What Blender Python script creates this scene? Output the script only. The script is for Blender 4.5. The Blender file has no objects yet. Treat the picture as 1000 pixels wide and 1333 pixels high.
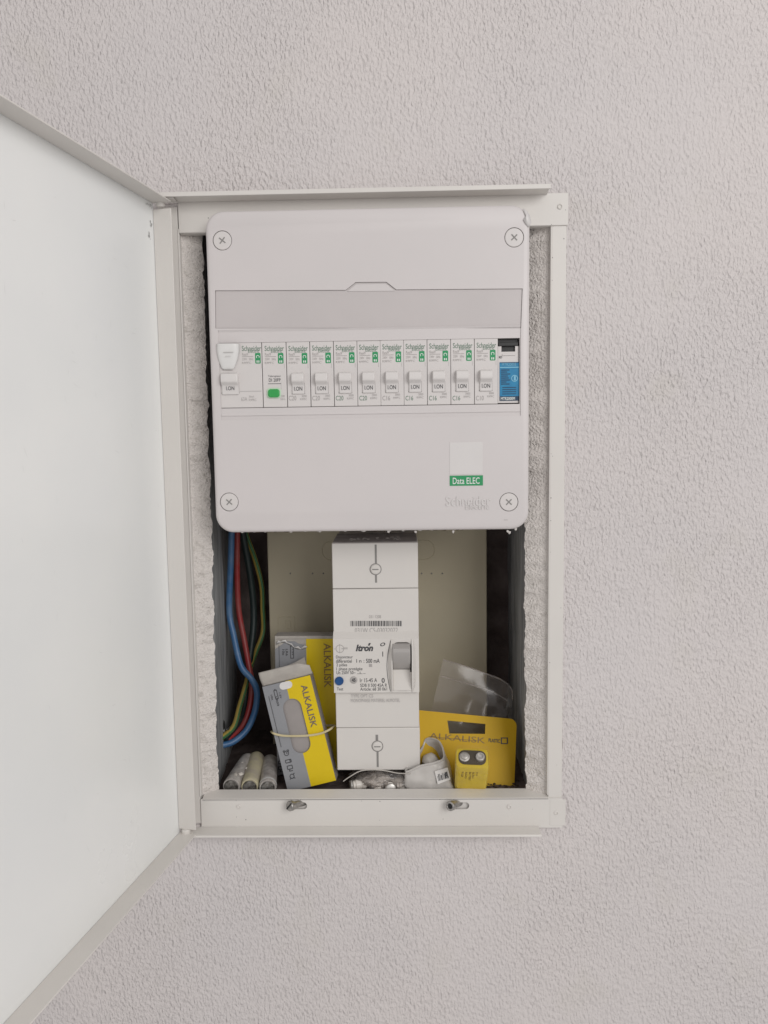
import bpy, bmesh, math, random
from mathutils import Vector, Matrix, noise
random.seed(7)
S = bpy.context.scene
COL = S.collection
PI = math.pi

# ------------------------------------------------------------------ camera
FPX = 1000.0
PIT, YAW, ROLL = -0.09712488, 0.02285033, 0.0143697
CAM = Vector((0, -0.6, 0))
def _axes():
    F = Vector((0, 1, 0)); R = Vector((1, 0, 0)); U = Vector((0, 0, 1))
    m = Matrix.Rotation(YAW, 3, 'Z'); F = m @ F; R = m @ R
    m = Matrix.Rotation(PIT, 3, R); F = m @ F; U = m @ U
    m = Matrix.Rotation(ROLL, 3, F); R = m @ R; U = m @ U
    return R, U, F
CR, CU, CF = _axes()
cd = bpy.data.cameras.new('camera'); cam = bpy.data.objects.new('camera', cd); COL.objects.link(cam)
rm = Matrix((CR, CU, -CF)).transposed().to_4x4()
cam.matrix_world = Matrix.Translation(CAM) @ rm
cd.sensor_fit = 'VERTICAL'; cd.sensor_height = 32; cd.lens = 32 * FPX / 1333
cd.clip_start = 0.01; cd.clip_end = 100
S.camera = cam

# ------------------------------------------------------------------ light
W = bpy.data.worlds.new('World'); S.world = W; W.use_nodes = True
bg = W.node_tree.nodes['Background']; bg.inputs[0].default_value = (1.0, 0.975, 0.965, 1); bg.inputs[1].default_value = 0.50
def area(name, loc, tgt, sx, sy, power, col):
    l = bpy.data.lights.new(name, 'AREA'); l.shape = 'RECTANGLE'; l.size = sx; l.size_y = sy; l.energy = power; l.color = col
    o = bpy.data.objects.new(name, l); COL.objects.link(o); o.location = loc
    o.rotation_euler = (Vector(tgt) - Vector(loc)).to_track_quat('-Z', 'Y').to_euler()
    return o
area('window_light', (1.15, -1.95, 0.75), (0, 0, -0.05), 1.2, 1.2, 25, (1, 0.985, 0.97))
S.view_settings.view_transform = 'Standard'; S.view_settings.look = 'None'; S.view_settings.exposure = 0.09; S.view_settings.gamma = 1.0

# ------------------------------------------------------------------ pixel rays of the photograph -> real points on planes
def ray(px, py): return CR * ((px - 500) / FPX) - CU * ((py - 666.5) / FPX) + CF
def P(px, py, y):
    d = ray(px, py); return CAM + d * ((y - CAM.y) / d.y)
def SC(y): return (y - CAM.y) / FPX        # metres per photograph pixel at depth y

# ------------------------------------------------------------------ materials
def mat(name, col, col2=None, rough=0.5, nscale=60, bump=0.0, bscale=400, bdist=0.001, stretch=(1, 1, 1), metal=0.0, spec=0.5,
        alpha=1.0, detail=4.0, lo=0.35, hi=0.65, coat=0.0, trans=0.0, noiserough=0.0):
    m = bpy.data.materials.new(name); m.use_nodes = True
    nt = m.node_tree; N = nt.nodes; L = nt.links; b = N['Principled BSDF']
    b.inputs['Roughness'].default_value = rough; b.inputs['Metallic'].default_value = metal
    b.inputs['Specular IOR Level'].default_value = spec; b.inputs['Alpha'].default_value = alpha
    b.inputs['Coat Weight'].default_value = coat; b.inputs['Transmission Weight'].default_value = trans
    tc = N.new('ShaderNodeTexCoord'); mp = N.new('ShaderNodeMapping'); mp.inputs['Scale'].default_value = stretch
    L.new(tc.outputs['Object'], mp.inputs['Vector'])
    n1 = N.new('ShaderNodeTexNoise'); n1.inputs['Scale'].default_value = nscale; n1.inputs['Detail'].default_value = detail
    L.new(mp.outputs[0], n1.inputs['Vector'])
    r = N.new('ShaderNodeValToRGB'); r.color_ramp.elements[0].position = lo; r.color_ramp.elements[1].position = hi
    r.color_ramp.elements[0].color = (*col, 1); r.color_ramp.elements[1].color = (*(col2 or tuple(c * 0.94 for c in col)), 1)
    L.new(n1.outputs['Fac'], r.inputs['Fac']); L.new(r.outputs['Color'], b.inputs['Base Color'])
    if noiserough:
        mr = N.new('ShaderNodeMapRange'); mr.inputs['To Min'].default_value = rough - noiserough; mr.inputs['To Max'].default_value = rough + noiserough
        L.new(n1.outputs['Fac'], mr.inputs['Value']); L.new(mr.outputs[0], b.inputs['Roughness'])
    if bump:
        n2 = N.new('ShaderNodeTexNoise'); n2.inputs['Scale'].default_value = bscale; n2.inputs['Detail'].default_value = 3
        L.new(mp.outputs[0], n2.inputs['Vector'])
        bp = N.new('ShaderNodeBump'); bp.inputs['Strength'].default_value = bump; bp.inputs['Distance'].default_value = bdist
        L.new(n2.outputs['Fac'], bp.inputs['Height']); L.new(bp.outputs[0], b.inputs['Normal'])
    return m

def wall_material():
    m = mat('wall_render', (0.665, 0.62, 0.607), (0.64, 0.603, 0.598), rough=0.85, nscale=5, detail=2, spec=0.2)
    nt = m.node_tree; N = nt.nodes; L = nt.links; b = N['Principled BSDF']
    tc = N.new('ShaderNodeTexCoord')
    def nz(scale, st, det=2.0, rot=0.0):
        mp = N.new('ShaderNodeMapping'); mp.inputs['Scale'].default_value = st; mp.inputs['Rotation'].default_value = (0, rot, 0)
        L.new(tc.outputs['Object'], mp.inputs['Vector'])
        n = N.new('ShaderNodeTexNoise'); n.inputs['Scale'].default_value = scale; n.inputs['Detail'].default_value = det
        n.inputs['Roughness'].default_value = 0.45
        L.new(mp.outputs[0], n.inputs['Vector']); return n.outputs['Fac']
    a = nz(480, (1, 1, 0.58), 2.0, 0.12); c = nz(270, (1, 1, 0.7), 2.0, -0.25); big = nz(60, (1, 1, 0.75), 2.0); slow = nz(7, (1, 1, 1), 3.0)
    def mth(op, x, y):
        q = N.new('ShaderNodeMath'); q.operation = op
        for i, v in enumerate((x, y)):
            if isinstance(v, float): q.inputs[i].default_value = v
            else: L.new(v, q.inputs[i])
        return q.outputs[0]
    # rice-like grains, a coarser layer, a slow swell; the relief is heavier in some places than in others
    amp = N.new('ShaderNodeMapRange'); amp.inputs['From Min'].default_value = 0.35; amp.inputs['From Max'].default_value = 0.65
    amp.inputs['To Min'].default_value = 0.75; amp.inputs['To Max'].default_value = 1.2; L.new(slow, amp.inputs['Value'])
    h = mth('ADD', mth('MULTIPLY', mth('ADD', a, mth('MULTIPLY', c, 0.45)), amp.outputs[0]), mth('MULTIPLY', big, 0.4))
    # a faint yellowed patch and dull marks, as on a lived-with wall
    st = nz(16, (1, 1, 1), 4.0); rs = N.new('ShaderNodeValToRGB'); rs.color_ramp.elements[0].position = 0.60; rs.color_ramp.elements[1].position = 0.78
    rs.color_ramp.elements[0].color = (0, 0, 0, 1); rs.color_ramp.elements[1].color = (0.5, 0.5, 0.5, 1); L.new(st, rs.inputs['Fac'])
    mx = N.new('ShaderNodeMix'); mx.data_type = 'RGBA'; src = b.inputs['Base Color'].links[0].from_socket
    L.new(rs.outputs['Color'], mx.inputs['Factor']); L.new(src, mx.inputs[6]); mx.inputs[7].default_value = (0.60, 0.565, 0.52, 1); L.new(mx.outputs[2], b.inputs['Base Color'])
    bp = N.new('ShaderNodeBump'); bp.inputs['Strength'].default_value = 1.0; bp.inputs['Distance'].default_value = 0.0026
    L.new(h, bp.inputs['Height']); L.new(bp.outputs[0], b.inputs['Normal'])
    return m

M = {
 'wall': wall_material(),
 'plaster': mat('rough_plaster', (0.72, 0.675, 0.64), (0.50, 0.465, 0.43), rough=0.9, nscale=210, bump=1.0, bscale=560, bdist=0.0024, lo=0.52, hi=0.80, detail=8, spec=0.2),
 'masonry': mat('grey_masonry', (0.42, 0.425, 0.43), (0.20, 0.205, 0.21), rough=0.9, nscale=60, bump=0.35, bscale=120, bdist=0.002, stretch=(1, 3, 0.25), spec=0.2, lo=0.3, hi=0.7),
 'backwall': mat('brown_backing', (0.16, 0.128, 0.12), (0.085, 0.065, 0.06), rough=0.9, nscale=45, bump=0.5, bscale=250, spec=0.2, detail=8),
 'frame': mat('cream_painted_steel', (0.685, 0.655, 0.62), (0.66, 0.632, 0.60), rough=0.42, nscale=18, bump=0.06, bscale=900),
 'door': mat('white_gloss_paint', (0.84, 0.845, 0.83), (0.795, 0.805, 0.80), rough=0.3, nscale=7, bump=0.05, bscale=500, detail=9, noiserough=0.08),
 'plate': mat('satin_white_plastic', (0.64, 0.60, 0.595), (0.615, 0.58, 0.575), rough=0.42, noiserough=0.1, detail=8, nscale=12, bump=0.05, bscale=1500, bdist=0.0003),
 'label': mat('translucent_strip', (0.555, 0.515, 0.51), (0.53, 0.495, 0.49), rough=0.3, nscale=25, bump=0.03, bscale=200),
 'module': mat('white_module_plastic', (0.66, 0.625, 0.61), (0.64, 0.61, 0.60), rough=0.45, nscale=40, bump=0.03, bscale=1500, bdist=0.0003),
 'toggle': mat('toggle_plastic', (0.68, 0.65, 0.635), (0.66, 0.63, 0.62), rough=0.35, nscale=60),
 'test': mat('milky_plastic', (0.74, 0.73, 0.715), (0.72, 0.71, 0.70), rough=0.25, nscale=60),
 'dark': mat('dark_gap', (0.02, 0.02, 0.02), (0.03, 0.03, 0.03), rough=0.7),
 'black': mat('black_plastic', (0.014, 0.014, 0.014), (0.02, 0.02, 0.02), rough=0.35),
 'green': mat('green_button_plastic', (0.03, 0.33, 0.075), (0.035, 0.36, 0.085), rough=0.35),
 'green_rim': mat('pale_green_rim', (0.50, 0.68, 0.50), (0.52, 0.70, 0.52), rough=0.4),  # paler green for the rim around the button
 'green_print': mat('green_print', (0.02, 0.27, 0.10), (0.025, 0.29, 0.11), rough=0.5),
 'ink': mat('dark_ink', (0.05, 0.05, 0.055), (0.07, 0.07, 0.075), rough=0.6),
 'ink_green': mat('grey_green_ink', (0.13, 0.21, 0.155), (0.145, 0.225, 0.17), rough=0.6),
 'ink_soft': mat('soft_grey_ink', (0.36, 0.34, 0.33), (0.39, 0.365, 0.355), rough=0.6),
 'ink_faint': mat('faint_grey_ink', (0.43, 0.41, 0.40), (0.45, 0.43, 0.42), rough=0.6),
 'white_print': mat('white_print', (0.75, 0.78, 0.75), (0.72, 0.75, 0.72), rough=0.5),
 'sticker': mat('white_sticker', (0.665, 0.64, 0.63), (0.655, 0.63, 0.62), rough=0.4),
 'blue_label': mat('blue_label', (0.006, 0.18, 0.37), (0.010, 0.225, 0.43), rough=0.35, nscale=160),
 'blue_light': mat('light_blue_print', (0.18, 0.46, 0.62), (0.2, 0.48, 0.65), rough=0.4),
 'blue_dark': mat('dark_blue_print', (0.005, 0.035, 0.085), (0.006, 0.04, 0.09), rough=0.4),
 'blue_knob': mat('blue_button', (0.008, 0.06, 0.20), (0.01, 0.07, 0.22), rough=0.3),
 'board': mat('tan_board', (0.52, 0.465, 0.34), (0.49, 0.435, 0.315), rough=0.55, nscale=14, bump=0.08, bscale=700),
 'mcb': mat('main_breaker_plastic', (0.67, 0.64, 0.605), (0.65, 0.62, 0.59), rough=0.45, nscale=20, bump=0.04, bscale=1200, bdist=0.0003),
 'mcb_top': mat('dusty_shaded_top', (0.26, 0.235, 0.23), (0.36, 0.33, 0.32), rough=0.7, nscale=90),
 'groove': mat('groove_grey', (0.22, 0.21, 0.20), (0.26, 0.25, 0.24), rough=0.7),
 'lever': mat('grey_lever_plastic', (0.40, 0.38, 0.365), (0.38, 0.36, 0.345), rough=0.4),
 'zinc': mat('zinc_steel', (0.46, 0.44, 0.42), (0.28, 0.27, 0.26), rough=0.38, metal=0.8, nscale=300),
 'snap': mat('nickel_snap', (0.62, 0.60, 0.57), (0.42, 0.40, 0.38), rough=0.4, metal=0.6, nscale=300),
 'wire_blue': mat('blue_insulation', (0.035, 0.125, 0.29), (0.10, 0.19, 0.33), rough=0.4, nscale=80),
 'wire_red': mat('red_insulation', (0.30, 0.022, 0.025), (0.27, 0.06, 0.055), rough=0.4, nscale=80),
 'wire_black': mat('black_insulation', (0.012, 0.022, 0.022), (0.018, 0.03, 0.028), rough=0.45, nscale=80),
 'wire_yellow': mat('yellow_insulation', (0.40, 0.29, 0.06), (0.34, 0.25, 0.06), rough=0.45, nscale=80),
 'wire_green': mat('green_stripe', (0.05, 0.16, 0.06), (0.06, 0.18, 0.07), rough=0.45, nscale=80),
 'yellow_card': mat('yellow_card', (0.60, 0.37, 0.006), (0.56, 0.345, 0.006), rough=0.5, spec=0.3, nscale=25, bump=0.05, bscale=60),
 'yellow_box': mat('yellow_box_print', (0.72, 0.53, 0.006), (0.68, 0.49, 0.008), rough=0.42, spec=0.35, nscale=25, bump=0.22, bscale=35, bdist=0.004),
 'grey_box': mat('silver_grey_card', (0.285, 0.29, 0.305), (0.255, 0.26, 0.28), rough=0.35, nscale=20, bump=0.25, bscale=35, bdist=0.004),
 'card_inside': mat('bare_card', (0.46, 0.43, 0.39), (0.40, 0.37, 0.34), rough=0.8, nscale=120, bump=0.1, bscale=500),
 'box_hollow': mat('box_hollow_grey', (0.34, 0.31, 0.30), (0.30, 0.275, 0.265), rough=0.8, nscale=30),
 'rubber': mat('rubber_band', (0.58, 0.50, 0.30), (0.54, 0.46, 0.27), rough=0.5, nscale=100),
 'brown_print': mat('brown_print', (0.22, 0.13, 0.03), (0.24, 0.145, 0.035), rough=0.5),
 'purple_print': mat('purple_grey_print', (0.15, 0.11, 0.10), (0.17, 0.13, 0.11), rough=0.5),
 'cell': mat('old_cell_sleeve', (0.58, 0.55, 0.52), (0.36, 0.33, 0.31), rough=0.45, nscale=150, metal=0.15),
 'cell_yellow': mat('old_cell_yellowed', (0.60, 0.55, 0.36), (0.48, 0.43, 0.34), rough=0.45, nscale=110),
 'cell_tip': mat('cell_end_metal', (0.40, 0.39, 0.37), (0.12, 0.11, 0.10), rough=0.4, metal=0.7, nscale=300),
 'nine': mat('yellow_cell_case', (0.62, 0.455, 0.02), (0.54, 0.385, 0.025), rough=0.3, nscale=90, coat=0.3),
 'nine_top': mat('dark_terminal_plate', (0.05, 0.04, 0.025), (0.08, 0.06, 0.04), rough=0.5),
 'sachet': mat('white_sachet_film', (0.58, 0.555, 0.53), (0.50, 0.475, 0.45), rough=0.28, nscale=90, bump=0.25, bscale=140, bdist=0.002),
 'paper': mat('white_paper_label', (0.70, 0.68, 0.67), (0.66, 0.64, 0.63), rough=0.6),
 'plug': mat('ivory_plastic', (0.72, 0.68, 0.63), (0.58, 0.54, 0.49), rough=0.35, nscale=150),
 'cord': mat('clear_nylon', (0.52, 0.49, 0.45), (0.48, 0.45, 0.41), rough=0.25),
 'crumb': mat('plaster_crumbs', (0.60, 0.57, 0.545), (0.52, 0.49, 0.47), rough=0.9, nscale=200, bump=0.3, bscale=700),
 'dirt': mat('brown_dirt', (0.05, 0.035, 0.02), (0.09, 0.06, 0.035), rough=0.9, nscale=300),
 'scratch': mat('hairline_scratch', (0.70, 0.70, 0.69), (0.78, 0.78, 0.77), rough=0.5),
 'smudge': mat('grey_smudge', (0.50, 0.50, 0.49), (0.62, 0.62, 0.61), rough=0.5, nscale=300),
}
def clear(name, tint, f, rough, bump):
    m = bpy.data.materials.new(name); m.use_nodes = True
    nt = m.node_tree; N = nt.nodes; L = nt.links
    N.remove(N['Principled BSDF']); out = N['Material Output']
    tr = N.new('ShaderNodeBsdfTransparent'); tr.inputs[0].default_value = (*tint, 1)
    gl = N.new('ShaderNodeBsdfGlossy'); gl.inputs['Roughness'].default_value = rough; gl.inputs[0].default_value = (0.9, 0.88, 0.87, 1)
    df = N.new('ShaderNodeBsdfDiffuse'); df.inputs[0].default_value = (0.62, 0.58, 0.56, 1)
    a = N.new('ShaderNodeMixShader'); a.inputs[0].default_value = f
    b = N.new('ShaderNodeMixShader'); fr = N.new('ShaderNodeFresnel'); fr.inputs[0].default_value = 1.5 if bump > 0.05 else 1.12
    tc = N.new('ShaderNodeTexCoord'); n = N.new('ShaderNodeTexNoise'); n.inputs['Scale'].default_value = 70; n.inputs['Detail'].default_value = 3
    bp = N.new('ShaderNodeBump'); bp.inputs['Strength'].default_value = bump; bp.inputs['Distance'].default_value = 0.004
    L.new(tc.outputs['Object'], n.inputs['Vector']); L.new(n.outputs['Fac'], bp.inputs['Height'])
    for q in (gl, fr, df): L.new(bp.outputs[0], q.inputs['Normal'])
    L.new(tr.outputs[0], a.inputs[1]); L.new(df.outputs[0], a.inputs[2])
    if bump > 0.05: L.new(fr.outputs[0], b.inputs[0])
    else: b.inputs[0].default_value = 0.02
    L.new(a.outputs[0], b.inputs[1]); L.new(gl.outputs[0], b.inputs[2])
    L.new(b.outputs[0], out.inputs['Surface'])
    return m
M['clear'] = clear('clear_plastic_film', (0.97, 0.96, 0.95), 0.075, 0.16, 0.06)
M['bag'] = clear('cloudy_plastic_film', (0.95, 0.93, 0.92), 0.12, 0.2, 0.25)

# ------------------------------------------------------------------ object helpers
WO = {}
def empty(name, loc, label, cat, group=None, rot=None):
    o = bpy.data.objects.new(name, None); COL.objects.link(o); o.location = loc; o.empty_display_size = 0.01
    if rot: o.rotation_euler = rot
    WO[o.name] = Vector(loc); tag(o, label, cat, group); return o
def tag(o, label=None, cat=None, group=None, kind=None):
    for k, v in (('label', label), ('category', cat), ('group', group), ('kind', kind)):
        if v: o[k] = v
    return o
def obj(name, bm, m, parent=None, bevel=0.0, seg=2, local=False, ang=35, flat=False):
    """one mesh object; vertices given in world space unless local"""
    w = WO.get(parent.name, Vector()) if parent else Vector()
    bmesh.ops.recalc_face_normals(bm, faces=bm.faces) if not flat else None
    if not local and w.length: bmesh.ops.translate(bm, verts=bm.verts, vec=-w)
    me = bpy.data.meshes.new(name); bm.to_mesh(me); bm.free()
    me.materials.append(M[m] if isinstance(m, str) else m)
    me.polygons.foreach_set('use_smooth', [True] * len(me.polygons)); me.set_sharp_from_angle(angle=math.radians(ang))
    o = bpy.data.objects.new(name, me); COL.objects.link(o)
    if parent: o.parent = parent
    WO[o.name] = w.copy()
    if bevel:
        b = o.modifiers.new('edge', 'BEVEL'); b.width = bevel; b.segments = seg; b.limit_method = 'ANGLE'; b.angle_limit = math.radians(40)
        b.harden_normals = False
    return o
def boolean(o, cutters):
    for c in cutters:
        m = o.modifiers.new('cut', 'BOOLEAN'); m.operation = 'DIFFERENCE'; m.object = c; m.solver = 'EXACT'
    dg = bpy.context.evaluated_depsgraph_get(); dg.update()
    me = bpy.data.meshes.new_from_object(o.evaluated_get(dg))
    for md in list(o.modifiers): o.modifiers.remove(md)
    o.data = me; me.polygons.foreach_set('use_smooth', [True] * len(me.polygons)); me.set_sharp_from_angle(angle=math.radians(35))
    for c in cutters: bpy.data.objects.remove(c)
def BM(): return bmesh.new()
def bx(bm, x0, x1, y0, y1, z0, z1):
    v = [bm.verts.new(p) for p in ((x0,y0,z0),(x1,y0,z0),(x1,y1,z0),(x0,y1,z0),(x0,y0,z1),(x1,y0,z1),(x1,y1,z1),(x0,y1,z1))]
    for f in ((0,1,5,4),(1,2,6,5),(2,3,7,6),(3,0,4,7),(4,5,6,7),(3,2,1,0)): bm.faces.new([v[i] for i in f])
    return bm
def fbox(bm, px0, py0, px1, py1, yf, yb):
    a = P(px0, py0, yf); b = P(px1, py1, yf); c = P(px0, py1, yf); d = P(px1, py0, yf)
    x0 = (a.x + c.x) / 2; x1 = (b.x + d.x) / 2; z0 = (b.z + c.z) / 2; z1 = (a.z + d.z) / 2
    return bx(bm, x0, x1, min(yf, yb), max(yf, yb), z0, z1)
def prism(bm, pts, y0, y1):
    """pts: (x, z) outline"""
    a = [bm.verts.new((x, y0, z)) for x, z in pts]; b = [bm.verts.new((x, y1, z)) for x, z in pts]
    n = len(pts); bm.faces.new(a); bm.faces.new(b[::-1])
    for i in range(n): bm.faces.new((a[i], b[i], b[(i+1) % n], a[(i+1) % n]))
    return bm
def prof(bm, pts, x0, x1):
    """pts: (y, z) outline pushed along x"""
    a = [bm.verts.new((x0, y, z)) for y, z in pts]; b = [bm.verts.new((x1, y, z)) for y, z in pts]
    n = len(pts); bm.faces.new(a); bm.faces.new(b[::-1])
    for i in range(n): bm.faces.new((a[i], b[i], b[(i+1) % n], a[(i+1) % n]))
    return bm
def rrect(cx, cz, w, h, r, n=8):
    out = []
    for sx, sz, a0 in ((1, 1, 0), (-1, 1, 90), (-1, -1, 180), (1, -1, 270)):
        for i in range(n + 1):
            a = math.radians(a0 + 90 * i / n); out.append((cx + sx * (w/2 - r) + r * math.cos(a), cz + sz * (h/2 - r) + r * math.sin(a)))
    return out
def prr(px0, py0, px1, py1, y, r, n=6):
    a = P(px0, py0, y); b = P(px1, py1, y)
    return rrect((a.x + b.x)/2, (a.z + b.z)/2, abs(b.x - a.x), abs(a.z - b.z), r, n)
def circ(cx, cz, r, n=28): return [(cx + r * math.cos(2*PI*i/n), cz + r * math.sin(2*PI*i/n)) for i in range(n)]
def ring(bm, cx, cz, r0, r1, y0, y1, n=28):
    loops = [[bm.verts.new((x, y, z)) for x, z in circ(cx, cz, r, n)] for r, y in ((r0, y1), (r0, y0), (r1, y0), (r1, y1))]
    for k in range(4):
        A = loops[k]; B = loops[(k+1) % 4]
        for i in range(n): bm.faces.new((A[i], A[(i+1) % n], B[(i+1) % n], B[i]))
    return bm
def lathe(bm, prf, c, ax, n=24, caps=True):
    """prf: (radius, height along ax)"""
    q = Vector(ax).normalized().to_track_quat('Z', 'Y').to_matrix(); c = Vector(c); rows = []
    for r, h in prf:
        rows.append([bm.verts.new(c + q @ Vector((r * math.cos(2*PI*i/n), r * math.sin(2*PI*i/n), h))) for i in range(n)])
    for A, B in zip(rows, rows[1:]):
        for i in range(n): bm.faces.new((A[i], A[(i+1) % n], B[(i+1) % n], B[i]))
    if caps: bm.faces.new(rows[0][::-1]); bm.faces.new(rows[-1])
    return bm
def smooth_path(pts, k=8, closed=False):
    pts = [Vector(p) for p in pts]; n = len(pts); out = []
    g = (lambda i: pts[i % n]) if closed else (lambda i: pts[min(max(i, 0), n - 1)])
    for i in range(n if closed else n - 1):
        a, b, c, d = g(i-1), g(i), g(i+1), g(i+2)
        for j in range(k):
            t = j / k
            out.append(0.5 * ((2*b) + (c - a)*t + (2*a - 5*b + 4*c - d)*t*t + (3*b - a - 3*c + d)*t**3))
    if not closed: out.append(pts[-1])
    return out
def tube(bm, pts, r, n=10, closed=False, flat=1.0):
    rows = []; m = len(pts); up = Vector((0, 1, 0.01)); 
    for i, p in enumerate(pts):
        t = (pts[(i+1) % m] - pts[i-1]) if closed else (pts[min(i+1, m-1)] - pts[max(i-1, 0)])
        t.normalize(); s = t.cross(up)
        if s.length < 1e-4: s = t.cross(Vector((1, 0, 0)))
        s.normalize(); u = s.cross(t).normalized()
        rows.append([bm.verts.new(p + s * (r * math.cos(2*PI*k/n)) + u * (r * flat * math.sin(2*PI*k/n))) for k in range(n)])
    pairs = list(zip(rows, rows[1:])) + ([(rows[-1], rows[0])] if closed else [])
    for A, B in pairs:
        for k in range(n): bm.faces.new((A[k], A[(k+1) % n], B[(k+1) % n], B[k]))
    if not closed: bm.faces.new(rows[0][::-1]); bm.faces.new(rows[-1])
    return bm
def blob(bm, c, r, sq=(1, 1, 1), sub=2, amp=0.35, seed=0):
    res = bmesh.ops.create_icosphere(bm, subdivisions=sub, radius=1)
    for v in res['verts']:
        k = 1 + amp * noise.noise(v.co * 1.6 + Vector((seed * 3.1, seed, 0)))
        v.co = Vector(c) + Vector((v.co.x * sq[0], v.co.y * sq[1], v.co.z * sq[2])) * (r * k)

# ------------------------------------------------------------------ lettering (flat print on faces)
_tc = {}
def tmesh(s, bold, shear):
    k = (s, bold, shear)
    if k not in _tc:
        c = bpy.data.curves.new('t', 'FONT'); c.body = s; c.size = 1; c.offset = bold; c.shear = shear; c.resolution_u = 3
        o = bpy.data.objects.new('t', c); COL.objects.link(o)
        dg = bpy.context.evaluated_depsgraph_get(); dg.update()
        me = bpy.data.meshes.new_from_object(o.evaluated_get(dg))
        V = [v.co.copy() for v in me.vertices]; Fc = [tuple(p.vertices) for p in me.polygons]
        bpy.data.objects.remove(o)
        xs = [v.x for v in V]; ys = [v.y for v in V]
        x0, x1, y0, y1 = min(xs), max(xs), min(ys), max(ys)
        _tc[k] = ([((v.x - x0) / (x1 - x0) - 0.5, (v.y - y0) / max(y1 - y0, 1e-6) - 0.5) for v in V], Fc)
    return _tc[k]
def text(bm, s, px0, py0, px1, py1, y, bold=0.0, shear=0.0, rot=0.0, fr=None, up=None, depth=0.0):
    """letters filling the photograph's box px0..px1, py0..py1 on plane y; rot turns them clockwise (degrees);
    fr: own frame (matrix mapping (u, v) metres), then the box is in metres of that frame"""
    V, Fc = tmesh(s, bold, shear)
    if fr is None:
        a = P(px0, py0, y); b = P(px1, py1, y); c = (a + b) / 2; w = abs(b.x - a.x); h = abs(a.z - b.z)
        ex = Vector((1, 0, 0)); ez = Vector((0, 0, 1))
    else:
        c = fr[0] + fr[1] * ((px0 + px1)/2) + fr[2] * ((py0 + py1)/2); w = px1 - px0; h = py1 - py0; ex = fr[1]; ez = fr[2]
    if rot:
        r = math.radians(rot); ex2 = ex * math.cos(r) - ez * math.sin(r); ez2 = ex * math.sin(r) + ez * math.cos(r); ex, ez = ex2, ez2
    vs = [bm.verts.new(c + ex * (u * w) + ez * (v * h)) for u, v in V]
    for f in Fc:
        try: bm.faces.new([vs[i] for i in f])
        except ValueError: pass
    return bm
def quad(bm, px0, py0, px1, py1, y):
    a = P(px0, py0, y); b = P(px1, py1, y)
    v = [bm.verts.new(p) for p in ((a.x, y, b.z), (b.x, y, b.z), (b.x, y, a.z), (a.x, y, a.z))]
    bm.faces.new(v); return bm

# ================================================================== WALL AND NICHE
HX0, HX1, HZ0, HZ1 = -0.1705, 0.1205, -0.3010, 0.172
bm = BM()
def q4(*p): bm.faces.new([bm.verts.new(v) for v in p])
B_ = 2.2
xs = [-B_, HX0, HX1, B_]; zs = [-B_, HZ0, HZ1, B_]
grid = [[bm.verts.new((x, 0, z)) for z in zs] for x in xs]
for i in range(3):
    for j in range(3):
        if (i, j) != (1, 1): bm.faces.new((grid[i][j], grid[i+1][j], grid[i+1][j+1], grid[i][j+1]))
e = 0.02
loop0 = [grid[1][1], grid[2][1], grid[2][2], grid[1][2]]
l1 = [bm.verts.new(p) for p in ((HX0-e, 0.004, HZ0-e), (HX1+e, 0.004, HZ0-e), (HX1+e, 0.004, HZ1+e), (HX0-e, 0.004, HZ1+e))]
l2 = [bm.verts.new((v.co.x, 0.21, v.co.z)) for v in l1]
for A, Bq in ((loop0, l1), (l1, l2)):
    for i in range(4): bm.faces.new((A[i], A[(i+1) % 4], Bq[(i+1) % 4], Bq[i]))
bm.faces.new(l2)
wall = tag(obj('wall', bm, 'wall'), 'pale grey wall with fine rough sprayed render around the niche', 'wall', kind='structure')

def sheet(name, fn, nu, nv, m, parent, kind=None):
    bm = BM(); g = [[bm.verts.new(fn(i / nu, j / nv)) for j in range(nv + 1)] for i in range(nu + 1)]
    for i in range(nu):
        for j in range(nv): bm.faces.new((g[i][j], g[i+1][j], g[i+1][j+1], g[i][j+1]))
    return obj(name, bm, m, parent, ang=80)
def nz(p, f, s=0.0): return noise.noise(Vector(p) * f + Vector((s, s * 1.7, 0)))
lx0 = HX0 + 0.0012; lx1 = P(278, 800, 0.012).x; lxb = P(304, 800, 0.158).x
rx0 = HX1 - 0.0035; rx1 = P(684, 800, 0.012).x; rxb = P(662, 800, 0.158).x
def side_plaster(x0, x1, yd, sgn, seed):
    def fn(u, v):
        z = HZ0 + 0.004 + (HZ1 - HZ0 - 0.006) * v
        edge = yd + 0.003 * nz((0, 0, z), 40, seed) + 0.0035 * nz((0, 0, z), 160, seed) + 0.003 * max(0, nz((0, 0, z), 75, seed + 3) - 0.25)
        if u < 0.85:
            t = u / 0.85; y = 0.0005 + (edge - 0.0005) * t; x = x0 + (x1 + sgn * 0.0035 * v - x0) * t ** 0.8
            x += sgn * (0.0012 * nz((0, y, z), 70, seed) + 0.0006 * nz((0, y * 2, z), 240, seed)) * min(1, t * 6)
            x += sgn * (0.0012 * nz((0, 0, z), 55, seed + 8) + 0.0006 * nz((0, 0, z), 150, seed + 2) * (0.5 + nz((0, 0, z), 22, seed)) + 0.00035 * nz((0, 0, z), 520, seed)) * max(0, t - 0.4) / 0.6
        else:
            t = (u - 0.85) / 0.15; y = edge + 0.001 * t; x = x1 + sgn * 0.0035 * v - sgn * (0.0008 + 0.010 * t)
        return Vector((x, y, z))
    return fn
sheet('niche_plaster', side_plaster(lx0, lx1, 0.009, 1, 1), 30, 420, 'plaster', wall)
sheet('niche_plaster', side_plaster(rx0, rx1, 0.009, -1, 5), 30, 420, 'plaster', wall)
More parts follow.
